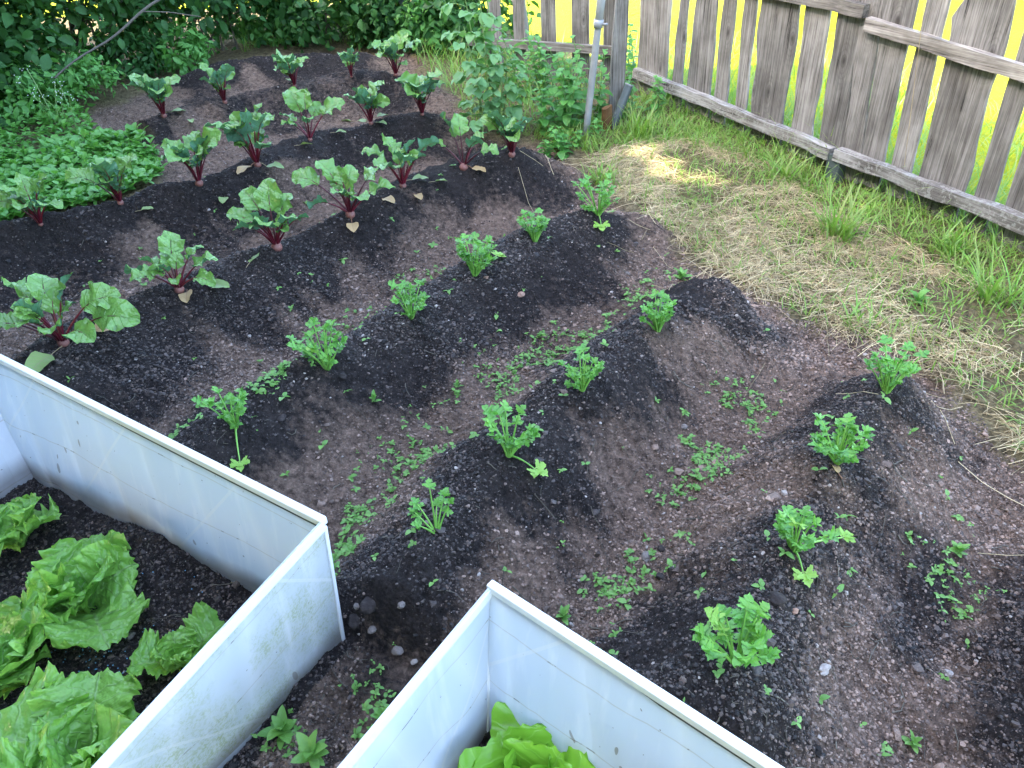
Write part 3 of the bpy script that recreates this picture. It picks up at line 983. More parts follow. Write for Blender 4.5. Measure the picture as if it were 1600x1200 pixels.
def celery_leaf(st, fol, base, az, el, L, s, droop=0.5, bend=None):
    pts = arc(base, az, el, L, droop, 7, rng.normal() * 0.15)
    tube(st, pts, np.linspace(0.0040, 0.0018, 8) * (0.7 + 0.4 * s), 6)
    e2 = el - droop
    tip = pts[-1]
    e3 = min(e2, 0.75)
    leaflet(fol, tip, az, e3 + 0.1, 0.062 * s * (0.9 + 0.3 * rng.random()), rng.normal() * 0.35)
    for k, (fr, dz) in enumerate(((1.0, 1.0), (0.86, 1.25), (0.7, 1.3))):
        q0 = pts[-1 - k]
        if k and rng.random() < 0.15 + 0.2 * k:
            continue
        for sg in (-1, 1):
            leaflet(fol, q0, az + sg * (0.85 * dz + rng.normal() * 0.2), e3 * 0.6 + rng.normal() * 0.2, 0.052 * s * (0.85 + 0.35 * rng.random()), rng.normal() * 0.4)


def celery(px, py, label, scale=1.0, n=11, leaves=None, droopers=(), yellow=0):
    p = hit(px, py)
    scale = scale * (0.54 + 0.13 * rng.random())
    t = thing('celery_plant', label, 'celery plant', p, 'young celery plants on the ridges')
    st, fol, yl = MB(), MB(), MB()
    lean, leana = 4 + 10 * rng.random(), rng.random() * 6.28
    i_manual = leaves is not None
    if leaves is None:
        a0 = rng.random() * 360
        leaves = [(a0 + i * 137.5, 89 - 17 * i / n - 7 * rng.random(), (0.72 + 0.38 * rng.random())) for i in range(n)]
        leaves += [(rng.random() * 360, 55 + 25 * rng.random(), 0.45 + 0.3 * rng.random()) for i in range(n * 2 // 3)]
    for k, (az, el, s) in enumerate(leaves):
        if i_manual:
            el, s = (el if el >= 80 else 62 + (el - 30) * 0.36), s * 0.92
        az = azc(az)
        el = min(el + lean * cos(az - leana), 89)
        b = p + np.array([cos(az), sin(az), 0]) * 0.009 * scale + np.array([0, 0, -0.004])
        celery_leaf(st, yl if k < yellow else fol, b, az, radians(el), 0.190 * scale * s, scale * (0.65 + 0.35 * s) * 0.72, 0.10 + 0.35 * rng.random())
    for (dx, dy) in droopers:
        e = hit(px + dx, py + dy)
        mid = (p + e) / 2 + np.array([0, 0, 0.025])
        tt = np.linspace(0, 1, 8)[:, None]
        pts = p * (1 - tt) ** 2 + 2 * mid * tt * (1 - tt) + (e + np.array([0, 0, 0.02])) * tt ** 2
        tube(st, pts, np.linspace(0.0035, 0.0016, 8), 6)
        az = math.atan2(e[1] - p[1], e[0] - p[0])
        leaflet(yl, pts[-1], az, 0.0, 0.065 * scale, 0, 0.4)
        for sg in (-1, 1):
            leaflet(yl, pts[-1], az + sg * 1.0, 0.1, 0.055 * scale, sg * 0.2, 0.3)
    st.build('stalk', MAT['celery_stalk'], t, p)
    fol.build('foliage', MAT['celery'], t, p)
    if yl.n:
        yl.build('pale_foliage', MAT['celery_yellow'], t, p)
    return t


CEL = [
    (1150, 1035, 'biggest celery plant, beside the corner of the front white frame, with wide outer leaves', 1.2, 10, (), 1),
    (1240, 858, 'celery plant with a pale leaf lying out to its right and another below it', 1.0, 9, ((72, -8), (12, 45)), 1),
    (1308, 722, 'full round celery plant above a small brown dead leaf on the right ridge', 1.12, 11, (), 0),
    (1385, 612, 'celery plant against the straw at the far end of the right ridge', 1.0, 10, (), 0),
    (682, 832, 'sparse celery plant with few stalks, one long stalk standing up', .95, 6, (), 0),
    (795, 712, 'celery plant with a drooping leaf on the soil to its lower right', 1.05, 9, ((40, 30),), 0),
    (910, 608, 'dense celery plant on the middle ridge with a single leaf standing above the rest', 1.05, 12, (), 0),
    (1028, 516, 'compact dark green celery plant at the far end of the middle ridge', 1.02, 12, (), 0),
    (368, 668, 'celery plant with a long wilted leaf hanging down the ridge towards the frame', 1.05, 10, ((10, 62),), 0),
    (512, 576, 'celery plant with a pale blossom-like leaf on its right, second on the left ridge', 1.1, 11, (), 1),
    (643, 497, 'celery plant with a separate small leaf to its upper left, third on the left ridge', 1.12, 11, (), 0),
    (742, 430, 'tall celery plant with long straight stalks, a pale leaf at its right', 1.25, 12, ((34, -22),), 0),
    (836, 378, 'celery plant with a compact bright tuft and visible pale stalk base, next to last', 1.05, 11, (), 0),
    (935, 336, 'farthest celery plant of all, by the straw, one leaf hanging down in front', 1.25, 11, ((4, 22),), 0),
]
CEL_LEAVES = {4: [(100, 84, 1.35), (60, 66, 1.05), (140, 40, .95), (165, 30, .8), (40, 40, .9), (90, 50, .7), (200, 35, .6)],
              }
for i, (px, py, lab, s, n, dr, ye) in enumerate(CEL):
    celery(px, py, lab, s, n, CEL_LEAVES.get(i), dr, ye)


def lettuce(p, label, R=0.16, n=15, head=0.0, group='crisp lettuces in the left frame'):
    t = thing('lettuce', label, 'lettuce', p, group)
    fol, ht = MB(), MB()
    a0 = rng.random() * 6.28
    for i in range(n):
        f = i / (n - 1)                                  # 0 outer .. 1 inner
        az = a0 + i * 2.4 + rng.normal() * 0.15
        el = radians(30 + 50 * f ** 0.8) + rng.normal() * 0.13
        L = R * (1.25 - 0.50 * f) * (0.85 + 0.3 * rng.random())
        b = p + np.array([cos(az), sin(az), 0]) * 0.015 * (1 - f) + np.array([0, 0, 0.005 + 0.012 * f])
        blade(fol if f < 0.6 else ht, b, az, min(el + 0.45 * (1 - f), 1.5), L, L * (0.62 - 0.10 * f), (1.15 * (1 - f) + 0.25) * (0.7 + 0.5 * rng.random()) - 0.9 * f * head, 0.40 - 0.10 * f, 0.15, 1.4 + rng.random(), 46, 33, lettuce_prof,
              rng.normal() * 0.25, lobes=0.02, crinkle=0.022, frill=0.11, frf=5.5 + 3 * rng.random(), tw=rng.normal() * 0.3)
    fol.build('foliage', MAT['lettuce'], t, p)
    ht.build('heart', MAT['lettuce'], t, p)
    return t


def inside(px, py, z=0.03):
    p = at(px, py, z)
    return np.array([p[0], p[1], H(p[0], p[1])])


lettuce(inside(28, 850), 'curly lettuce in the back left corner of the frame against the white panel', 0.135, 9)
lettuce(inside(145, 950), 'biggest curly lettuce, in the middle of the left frame below the back panel', 0.16, 10)
lettuce(inside(25, 1060), 'curly lettuce at the left edge of the picture with tall folded leaves', 0.16, 10)
lettuce(inside(290, 1040), 'small tight lettuce head peeping over the front rim of the left frame', 0.090, 9, 1.0)
lettuce(inside(150, 1200), 'frilly lettuce nearest the viewer behind the side panel', 0.165, 10)

# ------------------------------------------------------------------ cold frames
def panel(parent, name, mat, tl, tr, bl, br, th=0.008, ragged=0.0, nx=40, nz=10, bulge=0.006):
    """sheet between four world corners; local x runs along it, local z up"""
    tl, tr, bl, br = map(lambda q: np.asarray(q, float), (tl, tr, bl, br))
    ux = nrm(np.array([(br - bl)[0], (br - bl)[1], 0]))
    ny = np.array([-ux[1], ux[0], 0])
    s = np.linspace(0, 1, nx)
    t = np.linspace(0, 1, nz)
    P = []
    for tt in t:
        for ss in s:
            b = bl * (1 - ss) + br * ss
            a = tl * (1 - ss) + tr * ss
            b = b + np.array([0, 0, ragged * (vnoise(ss * 9 + bl[0], 3.3, 1, 5) + vnoise(ss * 31, 1.3, 1, 9) * 0.5)])
            q = b * (1 - tt) + a * tt
            q = q + ny * bulge * (sin(pi * tt) * (vnoise(ss * 5, tt * 1.5 + bl[0], 1, 8) * 2))
            P.append(q)
    P = np.array(P)
    n = len(P)
    mb = MB()
    F = grid_quads(nz, nx)
    V = np.concatenate([P + ny * th / 2, P - ny * th / 2])
    rim = []
    for i in range(nx - 1):
        rim += [(i, i + 1, n + i + 1, n + i), ((nz - 1) * nx + i, n + (nz - 1) * nx + i, n + (nz - 1) * nx + i + 1, (nz - 1) * nx + i + 1)]
    for j in range(nz - 1):
        rim += [(j * nx, n + j * nx, n + (j + 1) * nx, (j + 1) * nx), (j * nx + nx - 1, (j + 1) * nx + nx - 1, n + (j + 1) * nx + nx - 1, n + j * nx + nx - 1)]
    Q = np.concatenate([F, F[:, ::-1] + n, np.array(rim)])
    # local frame: x along the sheet, z up
    Rm = np.stack([ux, ny, np.array([0, 0, 1.0])])
    mb.add((V - bl) @ Rm.T, Q)
    o = mb.build(name, mat, None, None, smooth=False)
    ang = math.atan2(ux[1], ux[0])
    o.location = bl - np.asarray(parent.location)
    o.rotation_euler = (0, 0, ang)
    o.parent = parent
    return o


def profile(parent, name, mat, a, b, lo, hi):
    """straight rail from a to b; lo/hi give the section (across, up)"""
    a = np.asarray(a, float)
    b = np.asarray(b, float)
    ux = nrm(b - a)
    ny = nrm(np.cross(np.array([0, 0, 1.0]), ux))
    nz = np.cross(ux, ny)
    L = np.linalg.norm(b - a)
    mb = MB()
    box(mb, (0, lo[0], lo[1]), (L, hi[0], hi[1]), 0, np.stack([ux, ny, nz]), a)
    o = mb.build(name, mat, parent, parent.location, smooth=False)
    bev = o.modifiers.new('bevel', 'BEVEL')
    bev.width = 0.0025
    bev.segments = 2
    return o


ZT = 0.42
A_tr, A_tl = at(504, 812, ZT), at(-40, 538, ZT)
A_br = np.append(at(538, 1012, 0.0)[:2], -0.01)
A_bl = np.append(at(52, 748, 0.03)[:2], 0.02)
S_top = at(110, 1240, ZT)
S_bot = np.append(at(300, 1275, 0)[:2], -0.01)
fr = thing('cold_frame', 'milky white cold frame on the left holding curly lettuces', 'cold frame', np.array([A_br[0], A_br[1], 0.0]), 'white cold frames')
panel(fr, 'back_panel', MAT['plastic_back'], A_tl, A_tr, A_bl, A_br, 0.004, 0.08, nx=90, bulge=0.012)
_in = np.array([BU[0], BU[1], 0]) * 0.014
panel(fr, 'side_panel', MAT['plastic_side'], A_tr, S_top, A_br + np.array([0, 0, .03]), S_bot + np.array([0, 0, .075]), 0.004, 0.004, nx=60, bulge=0.010)
panel(fr, 'skirt', MAT['plastic_back'], A_br + _in + np.array([0, 0, .06]), S_bot + _in + np.array([0, 0, .10]), A_br + _in - np.array([0, 0, .02]), S_bot + _in - np.array([0, 0, .02]), 0.003, 0.02, nx=40)
L_top = A_tl + (S_top - A_tr)
L_bot = A_bl + (S_bot - A_br)
panel(fr, 'side_panel', MAT['plastic_back'], A_tl, L_top, A_bl, L_bot, 0.004, 0.01)
profile(fr, 'top_rail', MAT['trim'], A_tl, A_tr + nrm(A_tr - A_tl) * 0.004, (-0.0095, -0.016), (0.0095, 0.004))
profile(fr, 'rail_groove_shade', MAT['groove_shade'], A_tl + np.array([0, 0, -0.022]), A_tr + np.array([0, 0, -0.022]), (-0.006, -0.006), (0.006, 0.006))  # solid dark strip stands in for the shaded gap
profile(fr, 'rim_strip', MAT['trim'], A_tr + np.array([0, 0, -0.006]), S_top, (-0.0045, -0.024), (0.0045, 0.003))
profile(fr, 'corner_strip', MAT['trim'], A_br + np.array([0, 0, 0.01]), A_tr + np.array([0, 0, -0.02]), (-0.005, -0.005), (0.005, 0.005))

C_tc = at(768, 914, ZT)
C_bc = np.append(at(760, 1155, 0.0)[:2], -0.01)
C_tr = at(1290, 1253, ZT)
C_tl = at(480, 1262, ZT)
C_br = np.append(C_bc[:2] + (C_tr - C_tc)[:2], -0.01)
C_bl = np.append(C_bc[:2] + (C_tl - C_tc)[:2] * 0.9, -0.01)
fr2 = thing('cold_frame', 'milky white cold frame at the bottom centre with a clean inner panel and butterhead lettuce', 'cold frame', np.array([C_bc[0], C_bc[1], 0.0]), 'white cold frames')
panel(fr2, 'back_panel', MAT['plastic_back'], C_tc, C_tr, C_bc, C_br, 0.004, 0.05, nx=80, bulge=0.010)
panel(fr2, 'side_panel', MAT['plastic_back'], C_tl, C_tc, C_bl, C_bc, 0.004, 0.02, nx=60, bulge=0.010)
profile(fr2, 'top_rail', MAT['trim'], C_tc - nrm(C_tr - C_tc) * 0.006, C_tr, (-0.0095, -0.014), (0.0095, 0.005))
profile(fr2, 'rail_groove_shade', MAT['groove_shade'], C_tc + np.array([0, 0, -0.020]), C_tr + np.array([0, 0, -0.020]), (-0.006, -0.006), (0.006, 0.006))  # dark strip again, in place of a shaded gap
profile(fr2, 'rim_strip', MAT['trim'], C_tl, C_tc + np.array([0, 0, -0.006]), (-0.0045, -0.024), (0.0045, 0.003))
profile(fr2, 'corner_strip', MAT['trim'], C_bc + np.array([0, 0, 0.01]), C_tc + np.array([0, 0, -0.03]), (-0.005, -0.005), (0.005, 0.005))

# butterhead lettuce in the front frame
pb = inside(832, 1262)
t = thing('butterhead_lettuce', 'smooth round butterhead lettuce in the bottom centre frame', 'lettuce', pb)
fo, he = MB(), MB()
for i in range(12):
    f = i / 11
    az = 1.2 + i * 2.4
    L = 0.15 * (1.15 - 0.45 * f)
    blade(fo if f < 0.6 else he, pb + np.array([cos(az), sin(az), 0]) * 0.012 * (1 - f), az, radians(28 + 52 * f) + 0.35 * (1 - f), L, L * 0.74, 0.9 - 1.7 * f, 0.45 - 0.1 * f, 0.07, 1.1, 26, 21, lettuce_prof,
          rng.normal() * 0.15, crinkle=0.02, frill=0.062, frf=1.5)
fo.build('foliage', MAT['butterhead'], t, pb)
he.build('heart', MAT['butterhead'], t, pb)
# slug pellets on the frame soil
mb = MB()
for i in range(160):
    p = hit(130 + rng.normal() * 60, 1030 + rng.normal() * 30) if i < 110 else hit(60 + 260 * rng.random(), 880 + 150 * rng.random())
    mb.add(ICO * 0.0017 + p + np.array([0, 0, 0.003]), None, ICOF)
kind(mb.build('slug_pellets', MAT['pellet']), 'stuff')

# ------------------------------------------------------------------ fence
def fence_hit(px, py):
    r = ray(px, py)
    t = (FC) / (r[0] * FN[0] + r[1] * FN[1])
    P = r * t + np.array([0, 0, CAMH])
    return float((P[:2] - F0) @ FA), float(P[2])


fence_o = np.array([F0[0], F0[1], 0.0])
ANG = math.atan2(FA[1], FA[0])
fence = thing('wooden_fence', 'weathered grey board fence with uneven boards on the right, bright field behind', 'fence', fence_o)


def board(parent, name, mat, outline, th, y0, seg=14):
    """board from paired left/right outline points (a, z); local x along the fence, y across it, z up"""
    n = len(outline)
    V = []
    for (la, lz), (ra, rz) in outline:
        V += [(la, y0, lz), (ra, y0, rz), (ra, y0 + th, rz), (la, y0 + th, lz)]
    V = np.array(V)
    q = [(0, 1, 2, 3), ((n - 1) * 4 + 3, (n - 1) * 4 + 2, (n - 1) * 4 + 1, (n - 1) * 4)]
    for i in range(n - 1):
        b = i * 4
        for k in range(4):
            q.append((b + k, b + 4 + k, b + 4 + (k + 1) % 4, b + (k + 1) % 4))
    org = V.mean(0)
    mb = MB()
    mb.add(V - org, q)
    o = mb.build(name, mat, None, None, smooth=False)
    o.parent = parent
    c, s = cos(ANG), sin(ANG)
    o.location = (org[0] * c - org[1] * s, org[0] * s + org[1] * c, org[2])
    o.rotation_euler = (0, 0, ANG)
    return o


def picket(l0, r0, l1, r1, ztop=None, pointed=0.0, wob=0.006, zb=None, name='board'):
    """l0/r0: photo points at the lower rail, l1/r1: photo points high up on the board's two edges"""
    a0, z0 = fence_hit(*l0)
    b0, y0 = fence_hit(*r0)
    a1, z1 = fence_hit(*l1)
    b1, y1 = fence_hit(*r1)
    zb = (0.03 + 0.03 * rng.random()) if zb is None else zb
    zt = ztop or (0.98 + 0.06 * rng.random())
    out = []
    ph = rng.random() * 50
    for z in np.linspace(zb, zt, 16):
        la = a0 + (a1 - a0) * (z - z0) / (z1 - z0) + vnoise(z * 6, ph, 1, 3) * wob * 2
        ra = b0 + (b1 - b0) * (z - y0) / (y1 - y0) + vnoise(z * 6, ph + 9, 1, 3) * wob * 2
        out.append(((la, z), (ra, z)))
    if pointed:
        (la, z), (ra, _) = out[-1]
        w = ra - la
        out.append(((la + w * pointed, z + w * 0.45), (ra - w * pointed * 0.25, z + w * 0.40)))
    return board(fence, name, MAT['plank'], out, 0.012, 0.0)


# boards of the near section: edges read at the lower rail and near the top
PICKETS = [
    ((997, 87), (1041, 108), (1001, 0), (1049, 0)),
    ((1051, 112), (1066, 120), (1062, 0), (1076, 0)),
    ((1074, 123), (1110, 130), (1088, 0), (1121, 8)),
    ((1117, 133), (1135, 155), (1130, 8), (1149, 0)),
    ((1149, 160), (1166, 162), (1163, 0), (1182, 0)),
    ((1175, 166), (1221, 190), (1190, 0), (1251, 12)),
    ((1236, 194), (1269, 210), (1261, 14), (1297, 22)),
    ((1280, 213), (1316, 238), (1309, 25), (1340, 50)),
    ((1318, 238), (1345, 246), (1341, 50), (1372, 60)),
    ((1347, 246), (1384, 232), (1373, 60), (1420, 65)),
    ((1398, 236), (1427, 250), (1433, 68), (1466, 75)),
    ((1441, 254), (1509, 282), (1478, 78), (1560, 102)),
    ((1528, 288), (1558, 295), (1582, 106), (1609, 125)),
    ((1577, 301), (1612, 342), (1628, 130), (1660, 150)),
    ((1624, 345), (1672, 362), (1672, 152), (1722, 165)),
    ((1686, 366), (1730, 384), (1738, 170), (1782, 185)),
]
for i, pk in enumerate(PICKETS):
    picket(*pk, ztop=(0.875 if i == 11 else 0.93 if i in (12, 14) else 1.06 + 0.05 * rng.random()), pointed=(0.22 if i == 11 else 0.1 if i % 3 == 0 else 0.0), wob=0.018 if i in (5, 11, 6) else 0.007)


def fence_rail(name, mat, pa, pb, dz, th, y0, lump=0.004, n=30):
    a0, z0 = fence_hit(*pa)
    a1, z1 = fence_hit(*pb)
    mb = MB()
    V = []
    for s in np.linspace(0, 1, n):
        a = a0 + (a1 - a0) * s
        z = z0 + (z1 - z0) * s
        w1, w2, w3 = [vnoise(a * 7, k, 1, 4) * lump * 2 for k in (1.3, 5.7, 9.1)]
        V += [(a, y0 + w3, z - dz / 2 + w1), (a, y0 - th + w2, z - dz / 2 + w1), (a, y0 - th + w3, z + dz / 2 + w2), (a, y0, z + dz / 2 + w3)]
    V = np.array(V)
    q = [(0, 3, 2, 1), (n * 4 - 4, n * 4 - 3, n * 4 - 2, n * 4 - 1)]
    for i in range(n - 1):
        for k in range(4):
            q.append((i * 4 + k, i * 4 + (k + 1) % 4, i * 4 + 4 + (k + 1) % 4, i * 4 + 4 + k))
    # local z along the rail so that the grain runs with it
    org = V.mean(0)
    V = V - org
    V = V[:, [2, 1, 0]] * np.array([-1, 1, 1])
    mb.add(V, q)
    o = mb.build(name, mat, None, None, smooth=False)
    c, s = cos(ANG), sin(ANG)
    o.location = (org[0] * c - org[1] * s, org[0] * s + org[1] * c, org[2])
    o.rotation_euler = Matrix(((0, -s, c), (0, c, s), (-1, 0, 0))).to_euler()
    o.parent = fence
    return o


# local y is across the fence; the garden side is the side the rails are nailed to
GS = -1.0
fence_rail('lower_rail', MAT['rail_lichen'], (998, 112), (1306, 238), 0.062, 0.05, 0.0 - 0.001, 0.006)
fence_rail('lower_rail', MAT['rail_lichen'], (1314, 238), (1800, 420), 0.062, 0.05, 0.0 - 0.001, 0.006)
fence_rail('upper_rail', MAT['rail'], (1020, -52), (1358, 16), 0.060, 0.035, 0.0 - 0.001, 0.004)
fence_rail('upper_rail', MAT['rail'], (1360, 36), (1850, 190), 0.060, 0.035, 0.0 - 0.001, 0.003)
a_, z_ = fence_hit(1312, 255)
board(fence, 'post', MAT['greypipe'], [((a_ - 0.045, -0.1), (a_ + 0.045, -0.1)), ((a_ - 0.045, 0.15), (a_ + 0.045, 0.15))], 0.05, -0.049)

# far section behind the weeds, running off to the left
F2 = thing('wooden_fence', 'dark gappy board fence running off behind the weeds and raspberry', 'fence', np.array([0.98, 5.72, 0.0]))
dir2 = nrm(np.array([-1.0, 0.55, 0]))
ax2 = np.stack([dir2, np.array([-dir2[1], dir2[0], 0]), np.array([0, 0, 1.0])])
x = 0.10
ang2 = math.atan2(dir2[1], dir2[0])


def on2(mb, name, mat, org):
    o = mb.build(name, mat, None, None, smooth=False)
    o.parent = F2
    w = dir2 * org[0] + ax2[1] * org[1]
    o.location = (w[0], w[1], org[2])
    o.rotation_euler = (0, 0, ang2)
    return o


while x < 1.12:
    w = 0.06 + 0.08 * rng.random()
    mb = MB()
    zt = 1.0 + 0.08 * rng.random()
    box(mb, (-w / 2, -0.006, -0.5), (w / 2, 0.006, zt - 0.5))
    o = on2(mb, 'board', MAT['plank'], (x + w / 2, 0, 0.5))
    o.rotation_euler = (0, rng.normal() * 0.012, ang2)
    x += w + 0.075 + 0.06 * rng.random()
for z in (0.30, 0.88):
    mb = MB()
    box(mb, (-0.028, -0.02, -0.63), (0.028, 0.02, 0.63))
    o = on2(mb, 'rail', MAT['rail'], (0.68, 0.036, z))
    o.rotation_euler = Matrix(((0, -dir2[1], dir2[0]), (0, dir2[0], dir2[1]), (-1, 0, 0))).to_euler()

# post, galvanised pipe, plastic pipe, stump and leaning pole near the fence corner
def at_depth(px, py, y):
    r = ray(px, py)
    return r * (y / r[1]) + np.array([0, 0, CAMH])


def upright(name, label, cat, base_px, top_px, ztop, rad, mat, k=16, square=False, z0=None, extra=None):
    b = hit(*base_px)
    tp = at_depth(top_px[0], top_px[1], b[1] + ztop)
    d = tp - b
    t = thing(name, label, cat, b)
    mb = MB()
    pts = np.linspace(b - d * 0.08 / max(d[2], .1), tp, 8)
    tube(mb, pts, rad, 4 if square else k, cap=True)
    mb.build('shaft' if extra else 'body', mat, t, b, smooth=not square)
    if extra:
        extra(t, b, tp, d)
    return t


def collar(t, b, tp, d):
    for f in (0.58,):
        mb = MB()
        c = b + d * f
        tube(mb, np.linspace(c - nrm(d) * 0.022, c + nrm(d) * 0.022, 3), 0.028, 16, cap=True)
        tube(mb, [c + np.array([0.02, -0.028, 0]), c + np.array([0.05, -0.028, 0.0])], 0.006, 8, cap=True)
        mb.build('clamp', MAT['galv'], t, b)
    mb = MB()
    tube(mb, np.linspace(b + d * 0.56, tp, 4), 0.0245, 16, cap=True)
    mb.build('upper_sleeve', MAT['galv'], t, b)


upright('metal_pipe', 'upright pale galvanised pipe with a clamp near the fence corner', 'metal pipe', (915, 212), (952, -110), 0.0, 0.021, MAT['galv'], extra=collar)
pw = np.array([0.78, 5.03])
t = thing('wooden_post', 'old grey split wooden post right behind the galvanised pipe', 'post', np.array([pw[0], pw[1], 0.0]))
mb = MB()
n = 12
V = []
for i in range(n):
    z = -0.1 + 1.55 * i / (n - 1)
    w = 0.045 + vnoise(z * 5, 1, 1, 2) * 0.012
    V += [(-w + z * 0.03, -0.04, z), (w * 0.9 + z * 0.03, -0.035, z), (w + z * 0.03, 0.035, z), (-w * 0.9 + z * 0.03, 0.04, z)]
q = [((n - 1) * 4, (n - 1) * 4 + 1, (n - 1) * 4 + 2, (n - 1) * 4 + 3)]
for i in range(n - 1):
    for k in range(4):
        q.append((i * 4 + k, i * 4 + (k + 1) % 4, i * 4 + 4 + (k + 1) % 4, i * 4 + 4 + k))
mb.add(np.array(V), q)
o = mb.build('body', MAT['plank'], None, smooth=False)
o.parent = t

bq = hit(957, 200)
tq = at_depth(983, 133, bq[1] + 0.05)
t = thing('pipe_stub', 'short grey plastic pipe stub leaning in the grass beside the wood stump', 'pipe', bq)
mb = MB()
tube(mb, np.linspace(bq - (tq - bq) * 0.2, tq, 6), 0.026, 18)
mb.build('body', MAT['greypipe'], t, bq)
mb = MB()
tube(mb, np.array([tq - nrm(tq - bq) * 0.004, tq + nrm(tq - bq) * 0.006]), 0.0275, 18, cap=True)
mb.build('pale_cap', MAT['galv'], t, bq)

bs = hit(947, 205)
mb = MB()
th = np.linspace(0, 2 * pi, 15)[:-1]
pr = 0.032 + 0.006 * np.sin(th * 3 + 1)
V = []
for z, k in ((-0.05, 1.05), (0.06, 1.0), (0.15, 0.94)):
    V += [(bs[0] + pr[j] * k * cos(th[j]), bs[1] + pr[j] * k * sin(th[j]), bs[2] + z + (0.012 * cos(th[j]) if z > 0.1 else 0)) for j in range(14)]
q = [(r * 14 + j, r * 14 + (j + 1) % 14, (r + 1) * 14 + (j + 1) % 14, (r + 1) * 14 + j) for r in range(2) for j in range(14)]
tr_ = [(28, 28 + j, 28 + j + 1) for j in range(1, 13)]
mb.add(V, q, tr_)
tag(mb.build('wood_stump', MAT['stump'], None, bs, smooth=False), 'short orange-brown wood stump at the foot of the old post', 'stump')

upright('leaning_pole', 'dark grey metal pole leaning above the back beet row', 'pole', (652, 66), (612, -40), -0.1, 0.032, MAT['darkpole'])

# ------------------------------------------------------------------ scattering helpers for foliage
def leaf_cloud(mb, pts, nrmv, size, aspect=0.6, nseg=3, jitter=0.6, fold=0.25):
    """many small pointed leaves: pts (n,3), facing roughly nrmv (n,3)"""
    n = len(pts)
    d = rng.normal(size=(n, 3))
    nv = nrmv + rng.normal(size=(n, 3)) * jitter
    nv /= np.linalg.norm(nv, axis=1)[:, None] + 1e-9
    d -= (d * nv).sum(1)[:, None] * nv
    d[:, 2] -= 0.25
    d /= np.linalg.norm(d, axis=1)[:, None] + 1e-9
    s = np.cross(nv, d)
    s /= np.linalg.norm(s, axis=1)[:, None] + 1e-9
    L = size * (0.6 + 0.8 * rng.random(n))
    # left edge, midrib, right edge over 4 stations
    st = np.array([0.0, 0.3, 0.65, 1.0])
    wd = np.array([0.06, 0.92, 0.85, 0.05]) * 0.5 * aspect
    bend = np.array([0, 0.02, -0.02, -0.16])
    V = np.zeros((n, 3, 4, 3))
    for j, sg in enumerate((-1, 0, 1)):
        for k in range(4):
            V[:, j, k] = pts + d * (L * st[k])[:, None] + s * (L * wd[k] * sg)[:, None] + nv * (L * (bend[k] + abs(sg) * wd[k] * fold))[:, None]
    A = np.zeros((n, 3, 4, 3))
    A[..., 0] = np.array([-1, 0, 1])[None, :, None]
    A[..., 1] = st[None, None, :]
    A[..., 2] = rng.random(n)[:, None, None]
    q = []
    for j in (0, 1):
        for k in range(3):
            q.append((j * 4 + k, (j + 1) * 4 + k, (j + 1) * 4 + k + 1, j * 4 + k + 1))
    Q = np.array(q)[None] + (np.arange(n) * 12)[:, None, None]
    mb.add(V.reshape(-1, 3), Q.reshape(-1, 4), None, A.reshape(-1, 3))


def shrub(name, label, cat, c, rx, ry, h, nleaf, size, mat, group=None, nstem=9, aspect=0.62, clumps=60, lean=0.0):
    c = np.array([c[0], c[1], max(H(c[0], c[1]), -0.06)])
    t = thing(name, label, cat, c, group)
    st, fo = MB(), MB()
    cl = []
    for i in range(clumps):
        while True:
            u = rng.normal(size=3)
            u /= np.linalg.norm(u)
            if u[2] > -0.75:
                break
        k = 0.55 + 0.45 * rng.random() ** 0.5
        cl.append(c + np.array([u[0] * rx * k, u[1] * ry * k, h * 0.5 + u[2] * h * 0.52 * k]))
    cl = np.array(cl)
    cl[:, 2] = np.maximum(cl[:, 2], c[2] + 0.06)
    for i in range(nstem):
        e = cl[rng.integers(len(cl))]
        tt = np.linspace(0, 1, 7)[:, None]
        b = c + np.array([rng.normal() * rx * 0.2, rng.normal() * ry * 0.2, -0.05])
        m = (b + e) / 2 + np.array([0, 0, h * 0.15])
        st = MB()
        tube(st, b * (1 - tt) ** 2 + 2 * m * tt * (1 - tt) + e * tt ** 2, np.linspace(0.011, 0.003, 7) * (h / 1.2), 5)
        st.build('stem', MAT['twig'], t, c)
    idx = rng.integers(len(cl), size=nleaf)
    sp = rng.normal(size=(nleaf, 3)) * np.array([0.13, 0.13, 0.10]) * (rx + ry + h) / 2.2
    P = cl[idx] + sp
    P[:, 2] = np.abs(P[:, 2] - c[2] - 0.01) + c[2] + 0.01
    out = P - (c + np.array([0, 0, h * 0.35]))
    out /= np.linalg.norm(out, axis=1)[:, None] + 1e-9
    k_ = nleaf * 3 // 4
    leaf_cloud(fo, P[:k_], out[:k_] * 0.7 + np.array([0, 0, 0.8]), size, aspect)
    leaf_cloud(fo, P[k_:], out[k_:] * 0.9 + np.array([0, 0, 0.7]), size * 1.6, aspect * 0.9)
    fo.build('foliage', mat, t, c)
    return t


def wp(px, py, z=0.0):
    return at(px, py, z)[:2]


